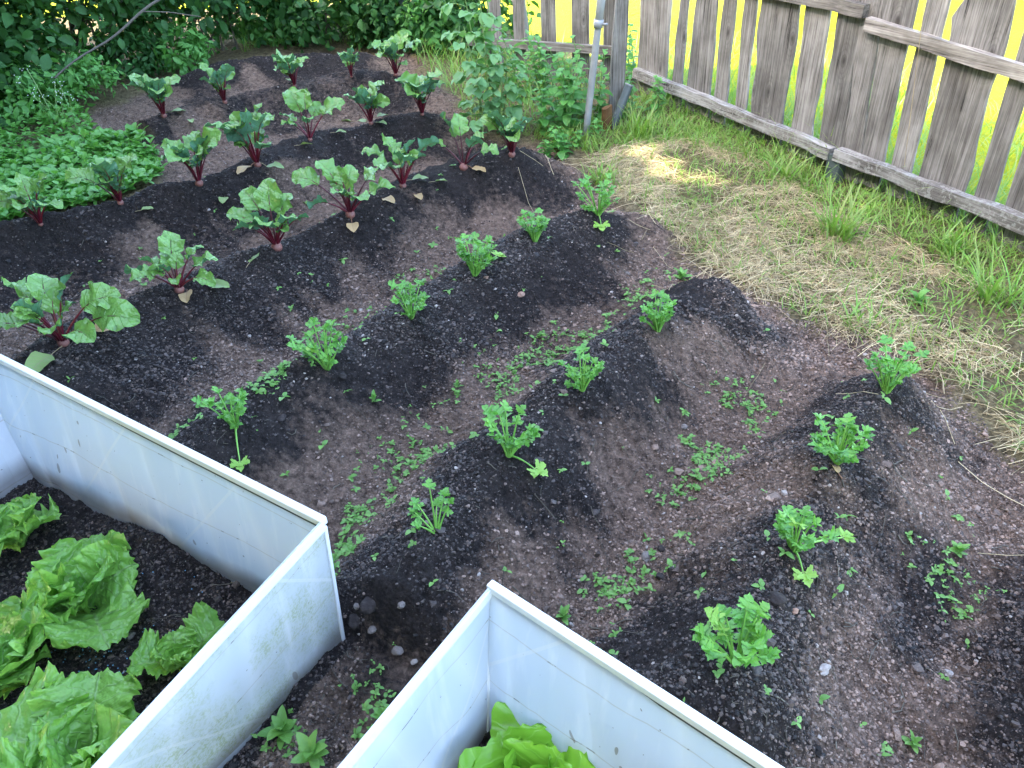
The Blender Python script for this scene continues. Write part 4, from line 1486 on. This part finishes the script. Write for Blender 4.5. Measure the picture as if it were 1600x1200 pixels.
# dark hedge along the left and back
HG = 'dark hedge shrubs round the garden'
HEDGE = [
    ('dark hedge shrub at the upper left corner with round leaves', (-4.3, 6.3), .95, .8, 1.7, 5200, .070),
    ('dark hedge shrub behind the bare leaning branch', (-3.65, 7.2), .85, .7, 1.6, 5200, .068),
    ('hedge shrub behind the left end of the back beet row', (-2.8, 7.85), .75, .6, 1.25, 4200, .062),
    ('hedge shrub with bright field glinting through its thin top', (-2.15, 8.35), .8, .55, 1.0, 1500, .060),
    ('loose hedge shrub behind the middle of the back beet row', (-1.45, 7.9), .65, .45, .95, 3000, .062),
    ('low loose shrub left of the leaning dark pole', (-.75, 7.6), .50, .4, .75, 2000, .058),
    ('loose shrub right of the leaning dark pole before the far fence', (-.10, 7.3), .45, .4, .60, 1300, .058),
    ('hedge shrub at the left edge beside the flowering weeds', (-4.15, 5.0), .65, .8, 1.3, 3000, .065),
]
for lab, c, rx, ry, h, n, s in HEDGE:
    shrub('hedge_shrub', lab, 'shrub', c, rx, ry, h, n, s, MAT['hedge'], HG, 12, 0.66, 70)
# the bare branch lying across the hedge
b0, b1 = at_depth(85, 122, 5.35), at_depth(250, 0, 6.2)
mb = MB()
tt = np.linspace(0, 1, 12)[:, None]
pts = b0 * (1 - tt) + b1 * tt + np.array([0, 0, 1]) * (np.sin(tt * 9) * 0.012)
tube(mb, pts, np.linspace(0.005, 0.010, 12), 7)
tube(mb, [pts[9], pts[9] + np.array([.15, .1, -.03]), pts[9] + np.array([.34, .2, -.09])], 0.004, 5)
tag(mb.build('bare_branch', MAT['branch'], None, b0), 'bare grey branch slanting through the dark hedge', 'branch')

# leafy fringe along the foot of the hedge
FR = 'leafy weeds at the foot of the hedge'
for lab, (px, py), rx, ry, h, n, s, mt in [
    ('parsley-like weed clump behind the second beet of the back row', (295, 118), .22, .18, .34, 700, .050, 'nettle'),
    ('leafy weed clump left of the first beet of the back row', (205, 128), .30, .22, .36, 1000, .050, 'hedge'),
    ('tall weeds left of the back beet row, under the branch', (110, 170), .40, .30, .34, 1300, .045, 'nettle'),
    ('weed clump at the left edge under the hedge', (15, 190), .45, .38, .42, 1500, .050, 'nettle'),
    ('grassy weed clump behind the centre of the back row', (450, 72), .40, .22, .26, 900, .055, 'nettle'),
    ('leafy weed clump at the foot of the leaning pole', (590, 70), .30, .24, .30, 800, .055, 'nettle'),
    ('leafy weeds between the pole and the raspberry', (680, 85), .30, .26, .40, 900, .055, 'nettle'),
]:
    shrub('weed_clump', lab, 'weeds', wp(px, py), rx, ry, h, n, s, MAT[mt], FR, 8, 0.5, 26)

# flowering weed stalks at the left
for lab, px, py, hh in [('thin flowering weed stalk in front of the hedge, taller of two', 100, 205, .42), ('short thin flowering weed stalk beside the bed edge', 112, 210, .36)]:
    b = hit(px, py)
    t = thing('flowering_weed', lab, 'weed', b, 'thin flowering weed stalks')
    st, fl, fo = MB(), MB(), MB()
    for j in range(5):
        a = rng.random() * 6.28
        pts = arc(b + np.array([rng.normal() * .03, rng.normal() * .03, 0]), a, 1.35, hh * (0.7 + 0.4 * rng.random()), 0.4, 7)
        st = MB()
        tube(st, pts, 0.0025, 4)
        st.build('stem', MAT['stem'], t, b)
        for k in range(6):
            q0 = pts[-1] + rng.normal(size=3) * 0.02
            fl.add(ICO * 0.0035 + q0, None, ICOF)
        leaf_cloud(fo, pts[rng.integers(1, 7, size=8)] + rng.normal(size=(8, 3)) * .008, np.tile([0, 0, 1.0], (8, 1)), 0.035, 0.5)
    fl.build('blossom', MAT['petal'], t, b)
    fo.build('foliage', MAT['nettle'], t, b)

# ------------------------------------------------------------------ low green cover at the left
def poly_points(poly, n, r=rng):
    P = np.array(poly)
    lo, hi = P.min(0), P.max(0)
    out = np.zeros((0, 2))
    while len(out) < n:
        q = lo + (hi - lo) * r.random((n * 2, 2))
        out = np.concatenate([out, q[inpoly(q[:, 0], q[:, 1], poly)]])
    return out[:n]


COVER = [wp(*q) for q in [(-120, 400), (0, 372), (60, 352), (130, 335), (235, 300), (262, 268), (225, 240), (150, 232), (75, 240), (70, 255), (20, 258), (-150, 260)]]
COVER2 = [wp(*q) for q in [(-200, 250), (0, 262), (75, 245), (150, 215), (135, 180), (60, 165), (-200, 170)]]


def rosettes(mb, P, size, nl, hmax, el=35):
    for (x, y) in P:
        z = H(x, y)
        h = hmax * (0.4 + 0.6 * rng.random())
        a0 = rng.random() * 6.28
        for k in range(nl):
            az = a0 + k * 6.28 / nl + rng.normal() * 0.3
            b = np.array([x, y, z + h * (0.3 + 0.7 * rng.random())])
            L = size * (0.6 + 0.7 * rng.random())
            blade(mb, b, az, radians(el + rng.normal() * 18), L, L * 0.30, 0.7, 0.2, 0.0, 1, 5, 3, ovate, rng.normal() * 0.3)


mb = MB()
rosettes(mb, poly_points(COVER, 1150), 0.055, 6, 0.09)
rosettes(mb, poly_points(COVER2, 650), 0.045, 6, 0.13)
kind(mb.build('low_ground_cover', MAT['cover']), 'stuff')

# seedling weeds in the furrows
mb = MB()
FUR = [([(560, 850), (630, 740), (700, 660), (800, 590), (870, 545), (960, 480), (1060, 425)], 330, 0.10),
       ([(250, 690), (360, 630), (460, 570), (560, 500), (680, 420), (760, 390)], 140, 0.07),
       ([(900, 930), (980, 870), (1030, 800), (1080, 740), (1130, 670), (1170, 630)], 200, 0.07),
       ([(560, 860), (520, 870), (540, 780)], 60, 0.05),
       ([(880, 960), (960, 930), (1040, 860)], 55, 0.12),
       ([(430, 1190), (500, 1160), (560, 1110), (640, 1010)], 45, 0.07),
       ([(1480, 860), (1520, 920), (1500, 980)], 40, 0.10)]
for pl, n, wdt in FUR:
    n = int(n * 5)
    wdt = wdt * 1.6
    W = np.array([hit(*q) for q in pl])
    dens = np.array([rng.random() ** 1.3 * 1.2 for _ in range(12)])
    for i in range(n):
        f = rng.random()
        if rng.random() > 0.15 + dens[int(f * 11.99)]:
            continue
        f *= len(W) - 1
        k = min(int(f), len(W) - 2)
        p = W[k] * (1 - f + k) + W[k + 1] * (f - k)
        x, y = p[0] + rng.normal() * wdt * 0.45, p[1] + rng.normal() * wdt * 0.45
        if vnoise(x, y, 9, 51) + 0.5 * vnoise(x, y, 22, 52) < 0.02:
            continue
        rosettes(mb, [(x, y)], 0.0125 * (0.35 + 1.1 * rng.random()), rng.integers(2, 6), 0.015, 25)
# lone seedlings everywhere in the bed
for i in range(300):
    y = 0.65 + 3.4 * rng.random() ** 1.3
    x = (rng.random() * 2 - 1) * (0.3 + 0.72 * y)
    if bed_mask(np.array([x]), np.array([y]))[0] > 0.8 and frame_mask(np.array([x]), np.array([y]))[0] < 0.3:
        rosettes(mb, [(x, y)], 0.014 + 0.012 * rng.random(), rng.integers(2, 5), 0.008, 20)
kind(mb.build('weed_seedlings', MAT['weed']), 'stuff')

# single weeds one can point to
for lab, px, py, s, n in [
    ('broad-leaved weed growing against the outside of the left frame near its bottom corner', 445, 1150, .095, 7),
    ('weed with upright oblong leaves at the bottom edge between the two frames', 490, 1185, .085, 8),
    ('weed with round leaves left of the front frame rim', 600, 1125, .055, 6),
    ('pale seedling alone on dark soil below the second celery of the left ridge', 585, 628, .045, 4),
    ('feathery grey-green weed at the straw edge beyond the middle ridge', 1065, 438, .085, 9),
    ('green weed growing out of the straw on the right', 1432, 475, .085, 7),
    ('weed cluster at the lower right bottom edge on brown soil', 1425, 1165, .045, 6),
    ('leafy weed on the right slope of the right ridge', 1495, 865, .05, 7),
    ('low weed touching the rim of the front frame in the furrow', 880, 968, .05, 7),
    ('small weed near the picture right edge beside the straw', 1595, 700, .04, 6),
    ('weed sprig in front of the large middle celery plants in the furrow', 715, 605, .04, 5),
]:
    b = hit(px, py)
    mb = MB()
    s = s * 0.58
    for k in range(n + 4):
        az = k * 2.4 + rng.normal() * 0.3
        L = s * (0.7 + 0.5 * rng.random())
        q0 = b + np.array([0, 0, s * 0.35 * k / n])
        blade(mb, q0, az, radians(25 + 35 * k / n), L, L * 0.24, 0.7, 0.2, 0.08, 1.3, 9, 5, ovate, rng.normal() * 0.2)
    tube(mb, [b - np.array([0, 0, .01]), b + np.array([0, 0, s * .4])], 0.002, 5)
    tag(mb.build('weed', MAT['weed'], None, b), lab, 'weed', 'single weeds on the soil')

# ------------------------------------------------------------------ straw and grass strip
STRAW = [wp(*q) for q in [(915, 255), (1000, 232), (1080, 232), (1200, 265), (1300, 345), (1420, 390), (1600, 500), (1800, 640), (1850, 860), (1720, 850), (1610, 735), (1500, 625), (1400, 560),
                          (1270, 520), (1130, 440), (1050, 380), (960, 310)]]
mb = MB()
SP = poly_points(STRAW, 19000)
SP = SP[vnoise(SP[:, 0], SP[:, 1], 3.5, 3) + vnoise(SP[:, 0], SP[:, 1], 9, 7) * 0.6 + rng.random(len(SP)) * 0.5 > 0.22][:8200]
for (x, y) in SP:
    L = 0.05 + 0.26 * rng.random() ** 2.2
    a = rng.normal() * 0.75 + (2.0 if rng.random() < 0.6 else 0.6)
    k = rng.normal() * 0.9
    lift = 0.008 + 0.030 * rng.random() ** 2
    e = rng.normal() * 0.08
    pts = []
    px, py = x - cos(a) * L / 2, y - sin(a) * L / 2
    z0 = H(x, y)
    for j in range(5):
        pts.append((px, py, z0 + lift + e * (j - 2) * L / 4 - 0.02 * ((j - 2) / 2) ** 2))
        px += cos(a) * L / 4
        py += sin(a) * L / 4
        a += k / 4
    tube(mb, pts, 0.0006 + 0.0008 * rng.random(), 3)
for i in range(260):     # thin scatter over the bed edge
    x, y = SP[rng.integers(len(SP))] + rng.normal(size=2) * 0.25
    a = rng.random() * 6.28
    L = 0.05 + 0.2 * rng.random()
    pts = [(x + cos(a) * L * q, y + sin(a) * L * q, H(x + cos(a) * L * q, y + sin(a) * L * q) + 0.012) for q in (0, .33, .66, 1)]
    tube(mb, pts, 0.0011, 3)
kind(mb.build('straw_mulch', MAT['straw']), 'stuff')


def grass_blades(mb, P, L0, L1, w=0.003, lean=0.5, dry=0.0):
    for (x, y) in P:
        z = H(x, y)
        L = L0 + (L1 - L0) * rng.random() ** 1.6
        az = rng.random() * 6.28
        blade(mb, np.array([x, y, z - 0.005]), az, 1.5 - rng.random() * lean, L, w * (0.7 + 0.6 * rng.random()), 0.4 + 1.2 * rng.random(), 0.3, 0, 1, 6, 3,
              lambda v: np.interp(v, [0, .2, .6, 1], [.7, 1, .8, .02]))


GRASS = [wp(*q) for q in [(820, 225), (860, 205), (940, 200), (1010, 150), (1080, 175), (1180, 222), (1310, 290), (1440, 330), (1620, 400), (1800, 500), (1800, 640), (1600, 505), (1450, 405),
                          (1300, 345), (1200, 270), (1060, 236), (930, 250)]]
mb = MB()
grass_blades(mb, poly_points(GRASS, 6000), 0.04, 0.17, 0.0028, 0.8)
grass_blades(mb, poly_points(STRAW, 4000), 0.03, 0.12, 0.0026, 0.9)
GR2 = [wp(*q) for q in [(1000, 150), (1080, 175), (1180, 220), (1310, 285), (1440, 325), (1620, 395), (1800, 480), (1700, 395), (1500, 315), (1310, 255), (1180, 200), (1060, 150)]]
grass_blades(mb, poly_points(GR2, 2000), 0.12, 0.34, 0.0034, 0.5)
BACKG = [wp(*q) for q in [(640, 88), (700, 150), (745, 210), (830, 225), (900, 200), (940, 150), (880, 90), (700, 60)]]
grass_blades(mb, poly_points(BACKG, 1500), 0.10, 0.35, 0.0036, 0.6)
BACKL = [wp(*q) for q in [(380, 90), (500, 72), (640, 80), (650, 45), (500, 40), (380, 60)]]
grass_blades(mb, poly_points(BACKL, 700), 0.10, 0.40, 0.004, 0.7)
kind(mb.build('lawn_grass', MAT['grass']), 'stuff')
# rough grass just beyond the fence
mb = MB()
P = np.stack([rng.random(4500) * 6.5 - 1.2, FC + 0.30 + 1.6 * rng.random(4500) ** 1.5], 1)
XY = F0[None] + FA[None] * P[:, :1] + FN[None] * (P[:, 1:] - FC)
for (x, y) in XY:
    L = 0.10 + 0.20 * rng.random()
    blade(mb, np.array([x, y, -0.065]), rng.random() * 6.28, 1.5 - rng.random() * 0.5, L, 0.004, 0.4 + rng.random(), 0.3, 0, 1, 4, 3, lambda v: np.interp(v, [0, .2, .6, 1], [.7, 1, .8, .02]))
kind(mb.build('field_grass', MAT['grass']), 'stuff')

for lab, px, py, n, L0, L1 in [
    ('big bright tuft of broad grass in front of the fence, above the straw', 1305, 375, 70, .12, .34),
    ('broad grass tuft at the right edge in front of the fence', 1545, 470, 42, .12, .32),
    ('grass tuft under the middle of the fence rail, left of the fence post', 1220, 285, 55, .10, .26),
    ('fine grass tuft in the straw corner near the last celery', 940, 285, 60, .06, .16),
    ('short grass tuft in the straw beyond the right ridge', 1340, 510, 22, .06, .15),
    ('tall grass tuft beside the leaning pipe stub', 1000, 215, 60, .12, .30),
    ('grass tuft below the right end of the fence', 1480, 395, 36, .10, .26),
]:
    b = hit(px, py)
    mb = MB()
    for k in range(n):
        az = rng.random() * 6.28
        L = L0 + (L1 - L0) * rng.random()
        q0 = b + np.array([rng.normal() * .035, rng.normal() * .035, -0.005])
        blade(mb, q0, az, 1.45 - rng.random() * 0.5, L, 0.0048 * (0.7 + 0.5 * rng.random()), 0.3 + 1.0 * rng.random(), 0.3, 0, 1, 7, 3, lambda v: np.interp(v, [0, .2, .6, 1], [.7, 1, .8, .02]))
    tag(mb.build('grass_tuft', MAT['grass'], None, b), lab, 'grass tuft', 'grass tufts along the fence')

# ------------------------------------------------------------------ raspberry, nettles, sapling
def compound(fo, base, az, el, L, k=2):
    leafs = [(az, el, 1.0)] + [(az + sg * 1.1, el * 0.6, 0.8) for sg in (-1, 1)]
    for a, e, s in leafs:
        blade(fo, base, a + rng.normal() * 0.15, e + rng.normal() * 0.15, L * s, L * s * 0.42, 0.9, 0.22, 0.08, 2.5, 9, 7, ovate, rng.normal() * 0.2, lobes=0.04, crinkle=0.04)


def cane(t, b, pts, st, fo, nl, L):
    tube(st, pts, np.linspace(0.006, 0.003, len(pts)), 6)
    for i in range(nl):
        f = 0.12 + 0.88 * i / nl
        p = pts[min(int(f * (len(pts) - 1)), len(pts) - 1)]
        az = i * 2.4 + rng.normal() * 0.4
        pe = arc(p, az, 0.55, 0.09 * (0.7 + 0.6 * rng.random()), 0.6, 5)
        tube(st, pe, 0.0018, 4)
        compound(fo, pe[-1], az, -0.1 + rng.normal() * 0.25, L * (0.7 + 0.5 * rng.random()))


pr_ = hit(764, 206)
t = thing('raspberry_bush', 'tall pale green raspberry bush with hanging compound leaves beside the beets', 'raspberry bush', pr_)
st, fo = MB(), MB()
for dx, dy, tx, ty, h in [(0, 0, -.03, .0, 1.30), (.03, .08, .0, .1, 1.2), (-.05, .05, -.06, .10, 1.05), (.05, -.03, .05, -.04, .58), (-.04, -.02, -.05, -.06, .66), (.06, .05, .09, .06, .45)]:
    b = pr_ + np.array([dx, dy, -.02])
    pts = np.linspace(b, b + np.array([tx, ty, h]), 14) + np.stack([np.sin(np.linspace(0, 4, 14)) * .02, np.zeros(14), np.zeros(14)], 1)
    cane(t, b, pts, st, fo, 18, 0.088)
st.build('stem', MAT['stem'], t, pr_)
fo.build('foliage', MAT['rasp'], t, pr_)

NG = 'nettles and bindweed round the pipe'
for lab, px, py, n, h, s in [
    ('nettle patch left of the galvanised pipe, right of the raspberry', 862, 205, 9, .50, .06),
    ('nettle patch close against the galvanised pipe', 895, 190, 8, .52, .06),
    ('nettle patch behind the raspberry in front of the dark fence', 820, 150, 8, .48, .06),
    ('leafy weeds growing round the pipe stub and stump', 985, 180, 6, .30, .05),
    ('tall weeds in front of the fence corner behind the stub', 985, 130, 7, .42, .055),
    ('low leafy weeds at the foot of the pipe', 880, 240, 7, .18, .045),
]:
    b = hit(px, py)
    t = thing('nettle_patch', lab, 'weeds', b, NG)
    st, fo = MB(), MB()
    for j in range(n):
        q0 = b + np.array([rng.normal() * .10, rng.normal() * .10, -.01])
        hh = h * (0.6 + 0.5 * rng.random())
        pts = arc(q0, rng.random() * 6.28, 1.45, hh, 0.25, 9)
        st = MB()
        tube(st, pts, 0.003, 5)
        st.build('stem', MAT['stem'], t, b)
        for k in range(1, 10):
            for sg in (0, pi):
                az = k * pi / 2 + sg + rng.normal() * 0.2
                L = s * (1.25 - 0.6 * k / 10) * (0.8 + 0.4 * rng.random())
                blade(fo, pts[k], az, 0.25 + rng.normal() * 0.2, L * 1.3, L * 0.42, 0.8, 0.2, 0.06, 2, 7, 5, ovate, rng.normal() * .2)
    fo.build('foliage', MAT['nettle'], t, b)

bt = np.append(wp(822, 95), 0.0)
t = thing('young_tree', 'slim grey young tree trunk with a fork in front of the dark fence', 'tree', bt)
mb = MB()
tube(mb, [bt + np.array([0, 0, -.05]), bt + np.array([-.01, 0, .3]), bt + np.array([-.04, 0, .62]), bt + np.array([-.05, 0.02, 1.1]), bt + np.array([-.1, 0.05, 2.2])], [.045, .038, .034, .03, .02], 12)
mb.build('trunk', MAT['bark'], t, bt)
mb = MB()
tube(mb, [bt + np.array([-.02, 0, .38]), bt + np.array([-.12, -.02, .55]), bt + np.array([-.2, -.03, .85]), bt + np.array([-.3, -.05, 1.7])], [.026, .022, .02, .012], 10)
mb.build('limb', MAT['bark'], t, bt)
fo = MB()
P = bt + np.array([-.15, 0, 2.3]) + rng.normal(size=(1500, 3)) * np.array([.5, .5, .42])
leaf_cloud(fo, P, np.tile([0, 0, 1.0], (1500, 1)), 0.08, 0.6)
fo.build('crown', MAT['nettle'], t, bt)

# bushes in the field beyond the fence
def bush(label, c, r, h, n, mat, size, kindname='field_bush'):
    shrub(kindname, label, 'bush', c, r, r, h, n, size, mat, 'bushes in the field beyond the fence', 8, 0.65, 60)


bush('dark green bush beyond the fence, in the gap between two board tops', (4.0, 10.2), .9, 2.2, 3800, MAT['hedge'], .12)
bush('sunlit yellow-green bush beyond the fence at the right corner', (5.9, 9.2), .8, 1.3, 3000, MAT['cover'], .09)

# unseen tall trees, added left of the garden to keep sun off the beds
SD3 = np.array(_d)
GAPS = [np.array(at(px, py, 0.06)) for px, py in ((1065, 262), (1115, 288), (1345, 322), (1010, 238))]
TG = 'unseen trees added to shade the garden'
for k, a in enumerate((-8.0, -6.2, -4.4, -2.6, -0.8, 1.0, 2.8, 4.6, 6.4)):
    c2 = FN * (-3.4 + rng.normal() * 0.15) + FA * a
    c = np.array([c2[0], c2[1], -0.06])
    lab = ['tall tree at the far end of the shading row', 'tall tree second in the shading row', 'tall tree third in the shading row', 'tall tree fourth in the shading row',
           'tall tree at the middle of the shading row', 'tall tree sixth in the shading row', 'tall tree seventh in the shading row', 'tall tree eighth in the shading row',
           'tall tree at the near end of the shading row'][k]
    t = thing('added_shade_tree', lab + ', added out of view left of the garden', 'tree', c, TG)
    mb = MB()
    tube(mb, [c, c + np.array([.05, 0, 1.6]), c + np.array([0, .1, 3.2]), c + np.array([.1, 0, 4.6])], [.16, .13, .09, .03], 10)
    mb.build('trunk', MAT['bark'], t, c)
    fo = MB()
    N_ = 10000
    u = rng.normal(size=(N_, 3))
    u /= np.linalg.norm(u, axis=1)[:, None]
    rr = rng.random(N_) ** 0.4
    hk = 0.84 if a < -5 else 1.0
    P = c + np.array([0, 0, 3.5 * hk]) + u * rr[:, None] * np.array([1.6, 1.6, 3.2 * hk])
    P += (np.stack([vnoise(P[:, 0] * 2, P[:, 2] * 2, 1, q) for q in (1, 2, 3)], 1)) * 0.5
    for g_ in GAPS:                                       # openings cut into the crowns to place sun flecks on the straw
        w_ = P - g_
        al = w_ @ SD3
        far_ = np.linalg.norm(w_ - al[:, None] * SD3, axis=1) > 0.25 + 0.10 * vnoise(P[:, 2] * 3, P[:, 0] * 3)
        P, u = P[far_], u[far_]
    leaf_cloud(fo, P, u, 0.26, 0.8)
    fo.build('crown', MAT['hedge'], t, c)

# ------------------------------------------------------------------ stones, lumps, fallen leaves
def stone(px, py, label, r, mat, cat='stone', asp=(1, 1, .7), name='stone', group='loose stones on the soil'):
    p = hit(px, py)
    mb = MB()
    # subdivided rough lump
    V = ICO.copy()
    F = ICOF
    for _ in range(2):
        cache, nf = {}, []
        V = list(V)

        def midp(i, j):
            k = (min(i, j), max(i, j))
            if k not in cache:
                m = (np.array(V[i]) + np.array(V[j])) / 2
                V.append(m / np.linalg.norm(m))
                cache[k] = len(V) - 1
            return cache[k]
        for a, b, c in F:
            ab, bc, ca = midp(a, b), midp(b, c), midp(c, a)
            nf += [(a, ab, ca), (b, bc, ab), (c, ca, bc), (ab, bc, ca)]
        F = np.array(nf)
        V = np.array(V)
    r = r * 0.72
    o = rng.random() * 90
    k = 1 + vnoise(V[:, 0] * 1.6 + o, V[:, 1] * 1.6 + V[:, 2] * 1.9, 1, 2) * 0.5 + vnoise(V[:, 0] * 5 + o, V[:, 2] * 5 + V[:, 1] * 3, 1, 4) * 0.22
    V = V * k[:, None] * np.array(asp) * r
    a = rng.random() * 3
    V = V @ np.array([[cos(a), -sin(a), 0], [sin(a), cos(a), 0], [0, 0, 1]])
    mb.add(V + p + np.array([0, 0, r * asp[2] * 0.35]), None, F)
    return tag(mb.build(name, mat, None, p, smooth=(name == 'soil_lump')), label, cat, group)


for a in [
    (814, 462, 'pinkish tan stone on the dark ridge between the celery rows', .020, 'stone_pink', (1.2, .9, .7)),
    (1008, 872, 'pale grey pointed stone in the furrow left of the right ridge', .021, 'stone', (.8, 1.1, .7)),
    (1286, 1048, 'whitish elongated stone on the slope below the biggest celery', .019, 'stone_white', (.7, 1.4, .7)),
    (1481, 1055, 'white spotted round stone among weeds at the lower right', .015, 'stone_white', (1, 1, .8)),
    (622, 1018, 'grey stone in the path between the two frames', .019, 'stone', (1, 1, .7)),
    (628, 948, 'rounded grey stone above the path beside a dark lump', .014, 'stone', (.8, 1.1, .8)),
    (559, 948, 'small round pale stone beside the frame corner', .012, 'stone', (1, 1, .8)),
    (583, 985, 'flat brown-grey stone below the dark lumps', .017, 'stone', (1.2, .8, .6)),
    (648, 1035, 'small whitish stone beside the front frame rim', .011, 'stone_white', (1.2, .9, .7)),
    (1241, 957, 'small brown pebble below the fallen celery leaf', .011, 'stone_pink', (.8, 1.1, .8)),
    (1068, 668, 'grey stone beside a seedling in the right furrow', .015, 'stone', (1, 1, .7)),
    (980, 428, 'round grey-brown stone in the furrow before the straw', .014, 'stone', (1.1, .9, .7)),
    (204, 995, 'angular tan stone on the dark soil inside the left frame', .014, 'stone', (.9, 1.2, .6)),
    (760, 435, 'brown stone at the foot of the tall celery plant', .014, 'stone_pink', (1, .9, .7)),
]:
    stone(a[0], a[1], a[2], a[3], MAT[a[4]], asp=a[5])
for a in [
    (580, 948, 'largest dark soil lump near the frame corner', .030, (1.2, .9, .7)),
    (556, 972, 'dark soil lump touching the frame corner', .028, (1, 1, .7)),
    (1213, 940, 'brown soil lump beside the right ridge celery', .024, (1.1, 1, .7)),
    (440, 655, 'flat grey-brown soil lump right of the first left ridge celery', .022, (1.3, .8, .5)),
    (1033, 860, 'dark soil lump beside the pale pointed stone', .017, (1, 1, .8)),
    (535, 590, 'soil lump below the second celery of the left ridge', .019, (1, 1, .8)),
]:
    stone(a[0], a[1], a[2], a[3], MAT['bigclod'], 'soil lump', a[4], 'soil_lump', 'dark soil lumps')


def fallen(px, py, label, L, mat, az=None, w=0.34):
    p = hit(px, py) + np.array([0, 0, 0.012])
    mb = MB()
    az = rng.random() * 6.28 if az is None else azc(az)
    blade(mb, p, az, 0.25, L, L * w, 0.6, 0.3, 0.12, 1.5, 10, 7, beet_prof, rng.normal() * 0.3)
    e = arc(p, az + pi, 0.0, L * 0.5, 0.1, 4)
    tube(mb, e, 0.0016, 5)
    tag(mb.build('fallen_leaf', mat, None, p), label, 'fallen leaf', 'old leaves lying on the soil')


for a in [
    (392, 415, 'yellowish green fallen leaf on dark soil left of the third front beet', .085, 'oldleaf', 85),
    (222, 332, 'pale green fallen leaf below the second beet of the middle row', .06, 'oldleaf', 20),
    (352, 312, 'green fallen leaf hanging on the slope near the third middle beet', .075, 'oldleaf', 280),
    (150, 522, 'tan dry leaf lying right of the largest beet', .085, 'wither', 35),
    (294, 462, 'yellow dry leaf lying in front of the second front beet', .085, 'wither', -70),
    (330, 450, 'olive brown leaf lying right of the second front beet', .085, 'oldleaf', -10),
    (82, 560, 'large green leaf lying below the root of the largest beet', .12, 'oldleaf', 262),
    (298, 190, 'small green fallen leaf beside the leftmost back beet', .07, 'oldleaf', 300),
    (548, 192, 'green fallen leaf left of the spread middle row beet', .075, 'oldleaf', 170),
    (590, 195, 'green fallen leaf below the spread middle row beet', .075, 'oldleaf', 330),
    (470, 230, 'curled green fallen leaf below the blue-green beet', .07, 'oldleaf', 10),
    (525, 210, 'fallen green leaf right of the blue-green beet', .065, 'oldleaf', 0),
    (600, 315, 'shrivelled straw-coloured leaf right of the central front beet', .08, 'wither', -40),
    (650, 308, 'pale dry leaf rib on the soil right of the flat-topped beet', .07, 'wither', -60),
    (680, 288, 'green leaf lying right of the flat-topped beet', .065, 'oldleaf', 5),
    (1308, 745, 'small brown dead leaf below the full round celery', .04, 'wither', 100),
]:
    fallen(a[0], a[1], a[2], a[3], MAT[a[4]], a[5])
# twine hanging down the fence
a0_, z0_ = fence_hit(1457, 0)
a1_, z1_ = fence_hit(1428, 255)
pa = np.append(F0 + FA * a0_ - FN * 0.045, z0_)
pb_ = np.append(F0 + FA * a1_ - FN * 0.06, z1_)
mb = MB()
tube(mb, np.linspace(pa, pb_, 8) + np.array([0, 0, 0]) , 0.0014, 4)
tag(mb.build('twine', MAT['straw'], None, pa), 'thin pale twine hanging down the front of the fence boards', 'twine')
